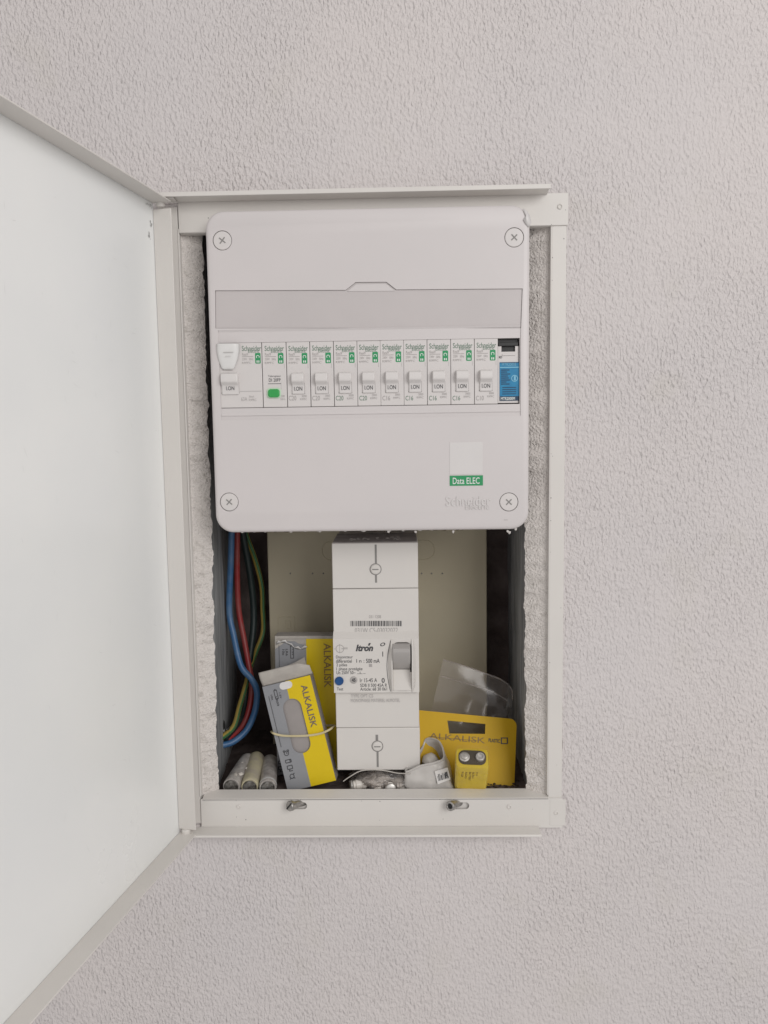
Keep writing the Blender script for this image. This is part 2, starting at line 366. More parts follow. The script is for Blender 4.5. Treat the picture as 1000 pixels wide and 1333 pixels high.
def side_block(x0, x1, sgn, seed):
    def fn(u, v):
        z = HZ0 - 0.006 + (HZ1 - HZ0 + 0.01) * v; y = 0.015 + 0.150 * u
        x = x0 + (x1 - x0) * u - sgn * 0.004 * (1 - u) + sgn * 0.0014 * nz((0, y * 3, z * 0.4), 60, seed)
        return Vector((x, y, z))
    return fn
sheet('niche_side', side_block(lx1, lxb, 1, 2), 24, 120, 'masonry', wall)
sheet('niche_side', side_block(rx1, rxb, -1, 7), 24, 120, 'masonry', wall)
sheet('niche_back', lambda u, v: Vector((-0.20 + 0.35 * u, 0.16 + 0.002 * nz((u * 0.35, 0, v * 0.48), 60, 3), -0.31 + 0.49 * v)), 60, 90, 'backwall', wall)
FLOOR = -0.2975
def floor_fn(u, v):
    y = 0.0105 + 0.152 * v; x = -0.185 + 0.32 * u
    z = FLOOR + 0.0014 * nz((x, y, 0), 90, 4) + 0.0008 * nz((x, y, 0), 260, 9)
    if v < 0.02: y = 0.0095; z = FLOOR - 0.003
    return Vector((x, y, z))
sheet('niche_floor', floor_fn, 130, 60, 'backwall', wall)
# pale plaster lip along the front of the floor
bm = BM()
pts = [Vector((-0.172 + 0.291 * i / 70, 0.0105 + 0.0006 * nz((i, 0, 0), 0.7), -0.2937 + 0.0007 * nz((i, 3, 0), 0.45))) for i in range(71)]
tube(bm, pts, 0.0026, 8); obj('floor_lip', bm, 'plaster', wall)
sheet('niche_top', lambda u, v: Vector((-0.2 + 0.35 * u, 0.0005 + 0.16 * v, HZ1 - 0.001)), 10, 10, 'plaster', wall)

# ================================================================== CABINET FRAME WITH DOOR
FY = -0.004
fr = empty('cabinet_frame', (-0.02, 0, -0.317), 'cream metal cabinet frame around the niche with its white door swung open', 'cabinet')
TL = P(231, 261, FY); ZT = 0.1795; ZR = P(738, 293, FY).z
XR = P(738, 500, FY).x; ZB = P(480, 1078, FY).z; ZL = P(480, 1040, FY).z; ZM = P(727, 1040, FY).z
XS = P(717.5, 500, FY).x
FX0 = -0.1835
# right stile: front face and inner return
bm = BM(); prism(bm, [(XS, ZL - 0.001), (XR - 0.0008, ZL - 0.001), (XR - 0.0008, ZR + 0.001), (XS, ZR + 0.001)], FY + 0.0012, -0.0002)
bx(bm, XS - 0.0009, XS + 0.0004, FY + 0.0012, 0.005, ZL + 0.002, ZR + 0.004)
obj('right_stile', bm, 'frame', fr, 0.0005)
bm = BM(); xl = -0.1668
bx(bm, FX0 + 0.002, xl, FY + 0.0012, -0.0002, ZB + 0.004, ZT - 0.004)
bx(bm, xl - 0.0005, xl + 0.0009, FY + 0.0005, 0.006, ZL + 0.002, ZT - 0.02)
obj('left_stile', bm, 'frame', fr, 0.0005)
# top rail: plate with lower return, and the flange that stands out towards the room
xf1 = P(717, 242, -0.018).x
bm = BM(); bx(bm, xl + 0.0008, XR, FY, FY + 0.0012, ZR, ZT); bx(bm, xl + 0.001, XS + 0.001, FY + 0.0014, 0.004, ZR - 0.0002, ZR + 0.0010)
obj('top_rail', bm, 'frame', fr, 0.0004)
bm = BM(); prof(bm, [(FY - 0.0002, ZT - 0.0012), (-0.0170, ZT + 0.0005), (-0.0176, ZT - 0.0012), (-0.0188, ZT - 0.0012), (-0.0186, ZT + 0.0022), (FY - 0.0002, ZT + 0.0006)], FX0 + 0.001, xf1)
obj('top_flange', bm, 'frame', fr, 0.0003)
# bottom rail
xb0 = P(262, 1060, FY).x
bm = BM(); bx(bm, xb0, XR - 0.0005, FY, FY + 0.0013, ZB, ZL)
br = obj('bottom_rail', bm, 'frame', fr)
cut = []
for px in (389, 600):
    a = P(px, 1049, FY); bm = BM(); prism(bm, rrect(a.x, a.z, 0.0135, 0.0058, 0.0028, 5), FY - 0.002, FY + 0.004); cut.append(obj('cutter', bm, 'frame'))
boolean(br, cut)
bm = BM(); bx(bm, xb0 + 0.002, XS, -0.0014, -0.0004, -0.305, ZL - 0.0014); obj('rail_backing', bm, 'frame', fr)
bm = BM(); prof(bm, [(FY, ZL - 0.0012), (FY, ZL + 0.0002), (0.0088, ZL + 0.0026), (0.0092, ZL + 0.0014), (FY + 0.002, ZL - 0.0012)], xb0 + 0.001, XS + 0.0005)
obj('inner_return', bm, 'frame', fr, 0.0005)
bm = BM(); xf2 = P(705, 1090, -0.016).x
prof(bm, [(FY - 0.0002, ZB + 0.0016), (-0.0165, ZB + 0.0008), (-0.0172, ZB - 0.0006), (-0.0165, ZB - 0.0012), (FY - 0.0002, ZB - 0.0003)], FX0 + 0.001, xf2)
obj('bottom_flange', bm, 'frame', fr, 0.0004)
# corner plates over the stile ends
for py0, py1 in ((1040, 1075),):
    bm = BM(); a = P(716, py0, FY - 0.0006); b = P(736.5, py1, FY - 0.0006)
    bx(bm, a.x, b.x, FY - 0.0002, FY + 0.0006, b.z, a.z - 0.0008); obj('corner_plate', bm, 'frame', fr, 0.0003)
def seam(p0, p1, n, r, seed):
    bm = BM(); p0 = Vector(p0); p1 = Vector(p1); d = (p1 - p0); pts = []
    side = Vector((-d.z, 0, d.x)).normalized()
    for i in range(n + 1):
        t = i / n; pts.append(p0 + d * t + side * (0.0006 * nz((t * 9, seed, 0), 1.0) + 0.0004 * nz((t * 40, seed, 2), 1.0)))
    tube(bm, pts, r, 8, False, 0.8); o_ = obj('paint_seam', bm, 'wall', fr, ang=80); return o_
seam((XR - 0.0002, -0.0002, ZB + 0.002), (XR - 0.0002, -0.0002, ZT - 0.001), 160, 0.0013, 1)
seam((-0.176, -0.0002, ZB + 0.0004), (XR, -0.0002, ZB + 0.0004), 120, 0.0012, 4)
seam((-0.178, -0.0002, ZT), (XR, -0.0002, ZT), 120, 0.0010, 8)
# chips and specks where the paint has been knocked off
bm = BM()
for k in range(46):
    e_ = random.choice(('r', 'b', 'b', 't', 'l'))
    if e_ == 'r': c = (random.choice((XS + 0.0007, random.uniform(XS, XR))), FY + 0.0012, random.uniform(ZB + 0.03, ZR))
    elif e_ == 'b': c = (random.uniform(xb0, XS), FY, random.choice((ZL - 0.0006, random.uniform(ZB + 0.002, ZL))))
    elif e_ == 't': c = (random.uniform(xl, XR), FY, random.choice((ZR + 0.0006, random.uniform(ZR, ZT))))
    else: continue
    r_ = random.uniform(0.00018, 0.00042) ; vs = [bm.verts.new((c[0] + r_ * (1 + 0.4 * math.sin(3*t + k)) * math.cos(t), c[1] - 0.0001, c[2] + r_ * 1.3 * math.sin(t))) for t in [2*PI*i/8 for i in range(8)]]
    bm.faces.new(vs)
ch_ = obj('paint_chips', bm, 'groove', fr, flat=True); ch_['kind'] = 'stuff'
def dimple(px, py, r):
    a = P(px, py, FY); bm = BM()
    lathe(bm, [(r, 0), (r, 0.0004), (r * 0.72, 0.0007), (r * 0.6, 0.0001), (r * 0.2, -0.0002)], (a.x, FY - 0.0001, a.z), (0, -1, 0), 20)
    return obj('rivet', bm, 'frame', fr)
for px, py, r in ((311, 1050, 0.0019), (663, 1050, 0.0019), (729, 269, 0.0020), (724, 1058, 0.0018)): dimple(px, py, r)
for px, tilt in ((377, 1), (586, -1)):
    a = P(px, 1049.5, -0.012)
    ax = Vector((-0.85 if tilt > 0 else -0.7, -1, 0.22)).normalized()
    bm = BM(); base = Vector((a.x, -0.012, a.z)) - ax * 0.0170
    lathe(bm, [(0.0027, 0), (0.0027, 0.013), (0.0034, 0.0132), (0.0040, 0.0142), (0.0040, 0.0168), (0.0034, 0.0176)] if tilt > 0 else
              [(0.0030, 0), (0.0030, 0.012), (0.0036, 0.0122), (0.0038, 0.013), (0.0038, 0.0172), (0.0030, 0.0176), (0.0022, 0.0174), (0.0020, 0.0155)], base, ax, 20)
    sc = obj('slot_screw' if tilt > 0 else 'socket_screw', bm, 'zinc', fr, 0.0002)
    if tilt > 0:
        q = ax.to_track_quat('Z', 'Y').to_matrix(); bm = BM(); bx(bm, -0.0037, 0.0037, -0.0006, 0.0006, 0.0170, 0.0178)
        bmesh.ops.transform(bm, matrix=Matrix.Translation(base) @ (q @ Matrix.Rotation(0.9, 3, 'Z')).to_4x4(), verts=bm.verts); obj('slot', bm, 'dark', sc)
    else:
        bm = BM(); bmesh.ops.create_cone(bm, cap_ends=True, segments=6, radius1=0.0019, radius2=0.0019, depth=0.0006)
        q = ax.to_track_quat('Z', 'Y').to_matrix(); bmesh.ops.transform(bm, matrix=Matrix.Translation(base + ax * 0.0160) @ q.to_4x4(), verts=bm.verts); obj('socket', bm, 'dark', sc)
# hinge pins
for z, ax in ((ZT - 0.0030, (0, 0, 1)), (ZB + 0.0012, (0, 0, 1))):
    bm = BM(); lathe(bm, [(0.0034, -0.001), (0.0036, 0.0), (0.0036, 0.0024), (0.0028, 0.0034), (0.0012, 0.0038)] if z < 0 else [(0.0012, -0.0042), (0.003, -0.0036), (0.0034, -0.0026), (0.0034, 0.0026)], (-0.1765, -0.0128, z), ax, 20)
    obj('hinge_pin', bm, 'frame', fr)
    bm = BM(); bx(bm, FX0 + 0.0012, -0.1655, -0.0168, -0.0062, z - 0.0012 if z < 0 else z + 0.0012, z - 0.0004 if z < 0 else z + 0.0022)
    obj('hinge_tab', bm, 'frame', fr, 0.0003)
# ---- the door: a folded tray swung about 100 degrees
H = Vector((-0.1822, -0.0118, 0)); dd = ray(710, 548); dd.z = 0; dd = -dd.normalized(); dn = Vector((-dd.y, dd.x, 0))
if dn.x < 0: dn = -dn
DZ1 = ZT - 0.0028; DZ0 = ZB + 0.0002; DW = 0.300
def dbox(bm, s0, s1, n0, n1, z0, z1):
    c = []
    for z in (z0, z1):
        for s, n in ((s0, n0), (s1, n0), (s1, n1), (s0, n1)): c.append(bm.verts.new(H + dd * s + dn * n + Vector((0, 0, z))))
    for f in ((0,1,2,3),(4,5,6,7),(0,1,5,4),(1,2,6,5),(2,3,7,6),(3,0,4,7)): bm.faces.new([c[i] for i in f])
bm = BM(); dbox(bm, 0, DW, -0.0012, 0, DZ0, DZ1); door = obj('door', bm, 'door', fr, 0.0004)
tag(door, 'white glossy door panel seen from inside')
LIP = 0.0148
for nm, a in (('top_lip', (0.0004, DW, 0.0002, LIP, DZ1 - 0.0012, DZ1 - 0.0001)), ('bottom_lip', (0.0004, DW, 0.0002, LIP, DZ0 + 0.0001, DZ0 + 0.0012)),
              ('hinge_lip', (0.0002, 0.0013, 0.0002, LIP, DZ0 + 0.0046, DZ1 - 0.0056)), ('edge_lip', (DW - 0.0013, DW - 0.0002, 0.0002, LIP, DZ0 + 0.0014, DZ1 - 0.0014))):
    bm = BM(); dbox(bm, *a); obj(nm, bm, 'frame', door, 0.00045, 3)
# dark scuffs by the upper hinge, worn paint
for s, z, w, h in ((0.0045, DZ1 - 0.0035, 0.008, 0.0022), (0.008, DZ1 - 0.026, 0.003, 0.007), (0.005, DZ1 - 0.017, 0.002, 0.003)):
    bm = BM()
    for k in range(16):
        ss = s + random.gauss(0, w * 0.28); zz = z + random.gauss(0, h * 0.3); r = random.uniform(0.0003, 0.0008)
        if ss < 0.002 or zz > DZ1 - 0.002: continue
        vs = [bm.verts.new(H + dd * (ss + r * math.cos(t) * 1.2) + dn * 0.00012 + Vector((0, 0, zz + r * math.sin(t)))) for t in [2*PI*i/7 for i in range(7)]]
        bm.faces.new(vs)
    sm = obj('scuff_mark', bm, 'smudge', door); sm['kind'] = 'stuff'

bm = BM(); rq = random.Random(5)
for k in range(60):
    ss = rq.uniform(0.01, 0.17); zz = rq.uniform(DZ0 + 0.03, DZ1 - 0.03); L_ = rq.uniform(0.0008, 0.004); t = rq.uniform(-0.5, 0.5) + (PI/2 if k % 3 else 0); w_ = 0.00018
    d = (math.cos(t), math.sin(t)); q_ = (-d[1] * w_, d[0] * w_)
    bm.faces.new([bm.verts.new(H + dd * (ss + a_ * L_ * d[0] + b_ * q_[0]) + dn * 0.0001 + Vector((0, 0, zz + a_ * L_ * d[1] + b_ * q_[1]))) for a_, b_ in ((-1, -0.2), (0, -1), (1, -0.2), (1, 0.2), (0, 1), (-1, 0.2))])
hm = obj('hairline_scratch', bm, 'scratch', door, flat=True); hm['kind'] = 'stuff'
# ================================================================== CONSUMER UNIT (front cover)
PF = -0.022; MF = -0.0211
px0, px1, pz0, pz1 = -0.1416, 0.0960, -0.0708, 0.1667
cu = empty('consumer_unit', ((px0 + px1)/2, 0, pz0), 'white plastic consumer unit cover with rounded corners and four large screws', 'fuse box')
def plate_rings():
    bm = BM(); rows = []; cx = (px0+px1)/2; cz = (pz0+pz1)/2; w = px1-px0; h = pz1-pz0
    prof_ = [(-0.0046, 0.0), (PF + 0.0030, 0.0), (PF + 0.0018, 0.0003), (PF + 0.0009, 0.0009), (PF + 0.0003, 0.0018), (PF, 0.0030)]
    for y, ins in prof_:
        rows.append([bm.verts.new((x, y, z)) for x, z in rrect(cx, cz, w - 2*ins, h - 2*ins, 0.0135 - ins * 0.8, 10)])
    n = len(rows[0])
    for A, B in zip(rows, rows[1:]):
        for i in range(n): bm.faces.new((A[i], A[(i+1) % n], B[(i+1) % n], B[i]))
    bm.faces.new(rows[0][::-1]); bm.faces.new(rows[-1]); return bm
plate = obj('front_cover', plate_rings(), 'plate', cu)
def pp(px, py, y=PF): a = P(px, py, y); return (a.x, a.z)
lab_out = [pp(280.5, 427.5), pp(678.5, 427), pp(680.5, 375.5), pp(516, 376.8), pp(503, 366.8), pp(463, 367.2), pp(450, 377.4), pp(280, 378)]
cuts = []
bm = BM(); prism(bm, lab_out, PF - 0.005, PF + 0.0016); cuts.append(obj('c', bm, 'plate'))
a0 = pp(284, 430); a1 = pp(678, 541)
bm = BM(); prism(bm, [(a0[0], a1[1]), (a1[0], a1[1]), (a1[0], a0[1]), (a0[0], a0[1])], PF - 0.005, PF + 0.0007); cuts.append(obj('c', bm, 'plate'))
b0 = pp(285.3, 446.6, MF); b1 = pp(676.6, 525.8, MF)
bm = BM(); prism(bm, [(b0[0], b1[1]), (b1[0], b1[1]), (b1[0], b0[1]), (b0[0], b0[1])], PF - 0.004, 0.03); cuts.append(obj('c', bm, 'plate'))
screws = [(289.5, 313), (669.5, 309), (298.5, 653.5), (662.5, 653.5)]
for s in screws:
    a = pp(*s); bm = BM(); prism(bm, circ(a[0], a[1], 0.00715, 40), PF - 0.003, PF + 0.0022); cuts.append(obj('c', bm, 'plate'))
boolean(plate, cuts)
# softly sloped upper and lower edges of the band
for pya, pyb in ((429.8, 432.4), (538.6, 541.4)):
    bm = BM(); za = pp(300, pya)[1]; zb = pp(300, pyb)[1]
    up = pya < 500
    pts = [(PF, za), (PF + 0.0007, zb), (PF + 0.0009, zb), (PF + 0.0009, za)] if up else [(PF, zb), (PF + 0.0007, za), (PF + 0.0009, za), (PF + 0.0009, zb)]
    prof(bm, pts, a0[0] + 0.0003, a1[0] - 0.0003); obj('ledge', bm, 'plate', cu)
# label strip behind the window, with its thumb tab
bm = BM(); cx = sum(p[0] for p in lab_out) / 8; cz = sum(p[1] for p in lab_out) / 8
prism(bm, [(x - 0.0003 * (1 if x > cx else -1), z - 0.0003 * (1 if z > cz else -1)) for x, z in lab_out], PF + 0.0009, PF + 0.0018)
ls = obj('label_strip', bm, 'label', cu)
bm = BM(); tp = [pp(514, 378.6), pp(502.5, 369.2), pp(463.5, 369.6), pp(452, 379.2)]
prism(bm, tp, PF + 0.0003, PF + 0.0012); obj('thumb_tab', bm, 'plate', ls, 0.0003)
# screws
for i, s in enumerate(screws):
    a = pp(*s); bm = BM()
    lathe(bm, [(0.0067, -0.0022), (0.0067, -0.0003), (0.0063, 0.0000), (0.003, 0.0001)], (a[0], PF, a[1]), (0, -1, 0), 40)
    so = obj('cover_screw', bm, 'module', cu)
    bm = BM(); r = (0.9, 0.75, 0.85, 0.8)[i]
    for k in (0, 1):
        t = r + k * PI/2; d = Vector((math.cos(t), 0, math.sin(t))); n = Vector((-math.sin(t), 0, math.cos(t))); c = Vector((a[0], PF - 0.00022 - 0.00002 * k, a[1]))
        vs = [bm.verts.new(c + d * s_ * 0.0029 + n * m_ * 0.00065) for s_, m_ in ((-1, -0.7), (1, -0.7), (1, 0.7), (-1, 0.7))]; bm.faces.new(vs)
    obj('cross_recess', bm, 'groove', so, flat=True)
# raised maker's lettering, sticker and little mould mark
bm = BM(); text(bm, 'Schneider', 580.5, 646, 639, 658, PF)
text(bm, 'Electric', 606, 656.8, 637, 663, PF)
for f in list(bm.faces): pass
r_ = bmesh.ops.extrude_face_region(bm, geom=list(bm.faces)); bmesh.ops.translate(bm, verts=[v for v in r_['geom'] if isinstance(v, bmesh.types.BMVert)], vec=(0, -0.0006, 0))
obj('raised_lettering', bm, 'sticker', cu)
bm = BM(); fbox(bm, 585.5, 575.5, 628.5, 617.5, PF - 0.00025, PF + 0.0002); obj('sticker', bm, 'sticker', cu, 0.0001)
bm = BM(); fbox(bm, 585.5, 619, 628.8, 632.2, PF - 0.00025, PF + 0.0002); gs = obj('green_sticker', bm, 'green_print', cu)
bm = BM(); text(bm, 'Data ELEC', 589.5, 621.8, 624.5, 629.8, PF - 0.0004, bold=0.008); obj('lettering', bm, 'white_print', gs, flat=True)
bm = BM(); quad(bm, 656, 676.4, 661, 677.2, PF - 0.0001); obj('mould_mark', bm, 'ink_faint', cu, flat=True)
# back box in the niche
bm = BM(); bx(bm, px0 + 0.020, px1 - 0.018, 0.046, 0.120, pz0 + 0.008, pz1 - 0.012); bx(bm, px0 + 0.020, px0 + 0.022, -0.0045, 0.046, pz0 + 0.008, pz1 - 0.012); bx(bm, px1 - 0.020, px1 - 0.018, -0.0045, 0.046, pz0 + 0.008, pz1 - 0.012); bx(bm, px0 + 0.022, px1 - 0.020, -0.0045, 0.046, pz0 + 0.008, pz0 + 0.010); bx(bm, px0 + 0.022, px1 - 0.020, -0.0045, 0.046, pz1 - 0.014, pz1 - 0.012); obj('back_box', bm, 'plate', cu)
# plaster crumbs and paint drips stuck under the lower edge and at the corners
bm = BM()
for k in range(48):
    x = random.uniform(px0 + 0.016, px1 - 0.018); s = random.uniform(0.0004, 0.0013)
    blob(bm, (x, random.uniform(PF + 0.003, -0.006), pz0 - s * 0.25), s, (1.7, 1, 0.7), 1, 0.6, k)
for k in range(9):
    a = P(random.uniform(684, 687), random.uniform(655, 671), PF + 0.004); blob(bm, a, random.uniform(0.0006, 0.0016), (0.8, 0.8, 1.3), 1, 0.5, k + 90)
for px, py in ((541, 692), (661, 691.5), (671, 689), (663, 693), (590, 692), (506, 692)):
    blob(bm, P(px, py, PF + 0.004), 0.0011, (1, 1, 1.2), 1, 0.5, px)
cr = obj('plaster_crumbs', bm, 'crumb', cu); cr['kind'] = 'stuff'
bm = BM()
for k in range(26):
    x = random.choice((random.uniform(px0 + 0.02, px0 + 0.06), random.uniform(-0.02, px1 - 0.02))); s = random.uniform(0.0003, 0.0008)
    blob(bm, (x, PF + 0.0035, pz0 - s * 0.2), s, (2.2, 0.6, 0.6), 1, 0.5, k)
cr = obj('dirt_specks', bm, 'dirt', cu); cr['kind'] = 'stuff'
# flake of peeling film at the upper right corner
bm = BM(); pts = [(681, 271.2), (686, 274.5), (690.2, 281), (691.8, 290), (688.5, 296), (684.5, 291.5), (681.2, 286), (684.5, 281), (682, 275.5)]
vs = [bm.verts.new(P(x, y, PF - (0.0006 if i in (5, 6, 7) else 0.0001))) for i, (x, y) in enumerate(pts)]
bm.faces.new(vs); fl = obj('peeling_film', bm, 'sticker', cu); sd = fl.modifiers.new('thick', 'SOLIDIFY'); sd.thickness = 0.0002

# ================================================================== MODULES
EDGE = [285.9, 341.6, 373.3, 404, 434.6, 465.2, 495.4, 525.4, 556, 586.6, 617.2, 648.2, 676.2]
zt = b0[1] - 0.00008; zb = b1[1] + 0.00035
def mod_body(x0, x1, parent):
    bm = BM(); bx(bm, x0 + 0.00022, x1 - 0.00022, MF, 0.045, zb, zt); return obj('body', bm, 'module', parent, 0.00035)
def toggle_profile(z0, z1, z2):
    """z0 top, z1 underside of the knob, z2 bottom of the label face"""
    return [(MF + 0.003, z0), (MF - 0.0024, z0), (MF - 0.0044, z0 - 0.0011), (MF - 0.0052, z0 - 0.0030), (MF - 0.0050, z1 + 0.0010), (MF - 0.0040, z1),
            (MF - 0.0020, z1 - 0.0012), (MF - 0.0013, z1 - 0.0024), (MF - 0.0013, z2), (MF + 0.003, z2)]
def pz(py): return pp(480, py, MF)[1]
def pxx(px): return P(px, 485, MF).x
def add_toggle(parent, pa, pb, py0=484, py1=497, py2=511.6):
    bm = BM(); prof(bm, toggle_profile(pz(py0), pz(py1), pz(py2)), pxx(pa), pxx(pb))
    t = obj('toggle', bm, 'toggle', parent, 0.0006, 3)
    bm = BM(); text(bm, 'I.ON', (pa+pb)/2 - 5.2, py2 - 8.2, (pa+pb)/2 + 5.6, py2 - 3.0, MF - 0.00145, bold=0.01); obj('lettering', bm, 'ink', t, flat=True)
    bm = BM(); fbox(bm, pa - 0.2, py2 + 0.1, pb + 1.2, py2 + 1.1, MF - 0.00012, MF + 0.0005)
    fbox(bm, pb + 0.15, py1 + 1, pb + 0.8, py2 + 1.1, MF - 0.00012, MF + 0.0005); obj('slot', bm, 'groove', parent)  # gap line beneath; the upright strip paints the toggle's side shadow in grey
    return t
def add_print(parent, x):
    """common print; x: left edge px of the module face"""
    yy = MF - 0.00012
    bm = BM(); text(bm, 'Schneider', x + 2.2, 450.2, x + 27.5, 456.6, yy, bold=0.006); text(bm, 'Electric', x + 10.5, 455.2, x + 25, 459.2, yy); obj('brand_lettering', bm, 'ink_green', parent, flat=True)
    bm = BM(); text(bm, 'Resi9', x + 2.6, 459.4, x + 10.5, 463, yy); quad(bm, x + 2.6, 463.9, x + 17, 464.3, yy)
    text(bm, '230V', x + 2.6, 466, x + 9, 469, yy); text(bm, '50Hz', x + 11.5, 466, x + 17, 469, yy); text(bm, 'R9PFC', x + 2.6, 471, x + 14.5, 473.6, yy)
    obj('small_lettering', bm, 'ink_soft', parent, flat=True)
    bm = BM(); prism(bm, prr(x + 19.5, 459.6, x + 27, 473.2, MF, 0.0006, 3), MF - 0.00014, MF + 0.0002); ic = obj('green_mark', bm, 'green_print', parent)
    bm = BM(); a = P(x + 23.2, 464.6, MF); y2 = MF - 0.0002
    n = 12; r0, r1 = 0.00085, 0.0013
    for k in range(9):
        t0 = -0.7 + 2*PI*k/n; t1 = -0.7 + 2*PI*(k+1)/n
        bm.faces.new([bm.verts.new((a.x + r * math.cos(t), y2, a.z + r * math.sin(t))) for r, t in ((r0, t0), (r1, t0), (r1, t1), (r0, t1))])
    quad(bm, x + 21.5, 469.2, x + 22.9, 472, y2); quad(bm, x + 23.8, 469.2, x + 25.2, 472, y2); obj('emblem', bm, 'white_print', ic, flat=True)
    bm = BM(); quad(bm, x + 27.6, 473.6, x + 28.0, 479.4, yy); obj('tick_line', bm, 'ink_soft', parent, flat=True)
def rating(parent, s, x, faint=False):
    bm = BM(); text(bm, s, x + 2.6, 515.2, x + 12.6, 521.2, MF - 0.00012, bold=0.004); obj('rating_lettering', bm, 'ink_soft' if faint else 'ink_green', parent, flat=True)
GRP = 'single pole circuit breakers in the row'
def new_breaker():
    x = EDGE[2]; c = (P((EDGE[2]+EDGE[3])/2, 500, MF).x, MF, zb)
    r = empty('circuit_breaker', c, 'x', 'circuit breaker', GRP)
    mod_body(P(EDGE[2], 485, MF).x, P(EDGE[3], 485, MF).x, r); add_toggle(r, x + 6.8, x + 22.8); add_print(r, x)
    bm = BM(); text(bm, '3000', x + 19.5, 514.2, x + 26, 517.0, MF - 0.00012); text(bm, 'R9PFC', x + 17.5, 518.4, x + 26.4, 521, MF - 0.00012); obj('tiny_lettering', bm, 'ink_soft', r, flat=True)
    return r
proto = new_breaker()
def copy_tree(o, parent=None):
    c = o.copy(); COL.objects.link(c)
    if parent: c.parent = parent
    WO[c.name] = WO[o.name].copy()
    for ch in o.children: copy_tree(ch, c)
    return c
RAT = ['C20', 'C20', 'C20', 'C20', 'C16', 'C16', 'C16', 'C16', 'C10']
LBL = ['white circuit breaker marked C20 beside the green button module',
       'white circuit breaker marked C20, second from the green button module',
       'white circuit breaker marked C20, third from the green button module',
       'white circuit breaker marked C20 next to the first C16 breaker',
       'white circuit breaker marked C16 next to the last C20 breaker',
       'white circuit breaker marked C16, second of the four C16 breakers from the left',
       'white circuit breaker marked C16, third of the four C16 breakers from the left',
       'white circuit breaker marked C16 next to the C10 breaker',
       'white circuit breaker marked C10 beside the blue labelled module']
brks = [proto] + [copy_tree(proto) for _ in range(8)]
for i, b in enumerate(brks):
    b['label'] = LBL[i]
    dx = P((EDGE[i+2] + EDGE[i+3])/2, 500, MF).x - WO[proto.name].x
    b.location.x = WO[proto.name].x + dx; WO[b.name] = b.location.copy()
jr = random.Random(11)
for b in brks[1:]: b.location.y += jr.uniform(-0.0003, 0.0004)
for i, b in enumerate(brks): rating(b, RAT[i], EDGE[i+2], i in (0, 1, 4, 8))
# residual current device
r = empty('residual_current_device', (P(312, 500, MF).x, MF, zb), 'wide white residual current switch with bulging test flap at the left end of the row', 'circuit breaker')
mod_body(P(EDGE[0], 485, MF).x, P(EDGE[1], 485, MF).x, r)
add_toggle(r, 288.6, 310.6, 482.5, 496.5, 511); add_print(r, 312.6)
# flap: a scooped tongue
bm = BM(); nu, nv = 14, 16
def flap(u, v):
    w = 14.0 * (1 - 0.52 * max(0, v - 0.25)**1.6 / 0.75**1.6); px = 297.2 + (u - 0.5) * 2 * w * (1 if v < 0.98 else 0.8); py = 448.0 + 33 * v
    bul = (1 - (2*u - 1)**4) ** 0.5 if abs(2*u-1) < 1 else 0
    y = MF - (0.0004 + 0.0034 * bul * (1 - v)**0.55)
    a = P(px, py, MF); return Vector((a.x, y, a.z))
g = [[bm.verts.new(flap(i/nu, j/nv)) for j in range(nv+1)] for i in range(nu+1)]
for i in range(nu):
    for j in range(nv): bm.faces.new((g[i][j], g[i+1][j], g[i+1][j+1], g[i][j+1]))
fl = obj('test_flap', bm, 'test', r, ang=60); sd = fl.modifiers.new('thick', 'SOLIDIFY'); sd.thickness = 0.0008; sd.offset = 1
bm = BM(); quad(bm, 290.6, 458.2, 304, 458.8, MF - 0.0048); quad(bm, 293, 463.4, 301, 463.8, MF - 0.0048); obj('fold_line', bm, 'ink_faint', fl, flat=True)
bm = BM(); text(bm, '63A', 314, 517, 322, 522, MF - 0.00012); text(bm, '30mA', 324, 515, 331, 517.5, MF - 0.00012); text(bm, 'R9PRC', 324, 519, 334, 522, MF - 0.00012); obj('rating_lettering', bm, 'ink_soft', r, flat=True)
bm = BM(); quad(bm, 312.6, 509.2, 340.6, 509.5, MF - 0.0001); obj('mould_line', bm, 'ink_faint', r, flat=True)
# green button module
r = empty('green_button_module', (P(357, 500, MF).x, MF, zb), 'white module with a green push button, second from the left end', 'circuit module')
mod_body(P(EDGE[1], 485, MF).x, P(EDGE[2], 485, MF).x, r); add_print(r, EDGE[1] + 0.7)
bm = BM(); text(bm, 'Telerupteur', 349, 488.4, 366, 491.4, MF - 0.00012); text(bm, 'DI 20FP', 350, 492.6, 365.5, 496.8, MF - 0.00012, bold=0.006); quad(bm, 349, 499.3, 366, 499.7, MF - 0.00012)
obj('rating_lettering', bm, 'ink', r, flat=True)
bm = BM(); text(bm, '230V', 366, 514.4, 371, 517, MF - 0.00012); text(bm, '50Hz', 365, 518.4, 371.6, 520.8, MF - 0.00012); quad(bm, 365.8, 497, 366.3, 507, MF - 0.00012); obj('tiny_lettering', bm, 'ink_soft', r, flat=True)
bm = BM(); prism(bm, prr(347.6, 505.2, 366.2, 518.4, MF, 0.0024), MF - 0.0010, MF + 0.001); obj('button_rim', bm, 'green_rim', r, 0.0004)
bm = BM(); prism(bm, prr(349.4, 506.8, 364.6, 517.2, MF, 0.0020), MF - 0.0022, MF + 0.001); obj('button', bm, 'green', r, 0.0006, 3)
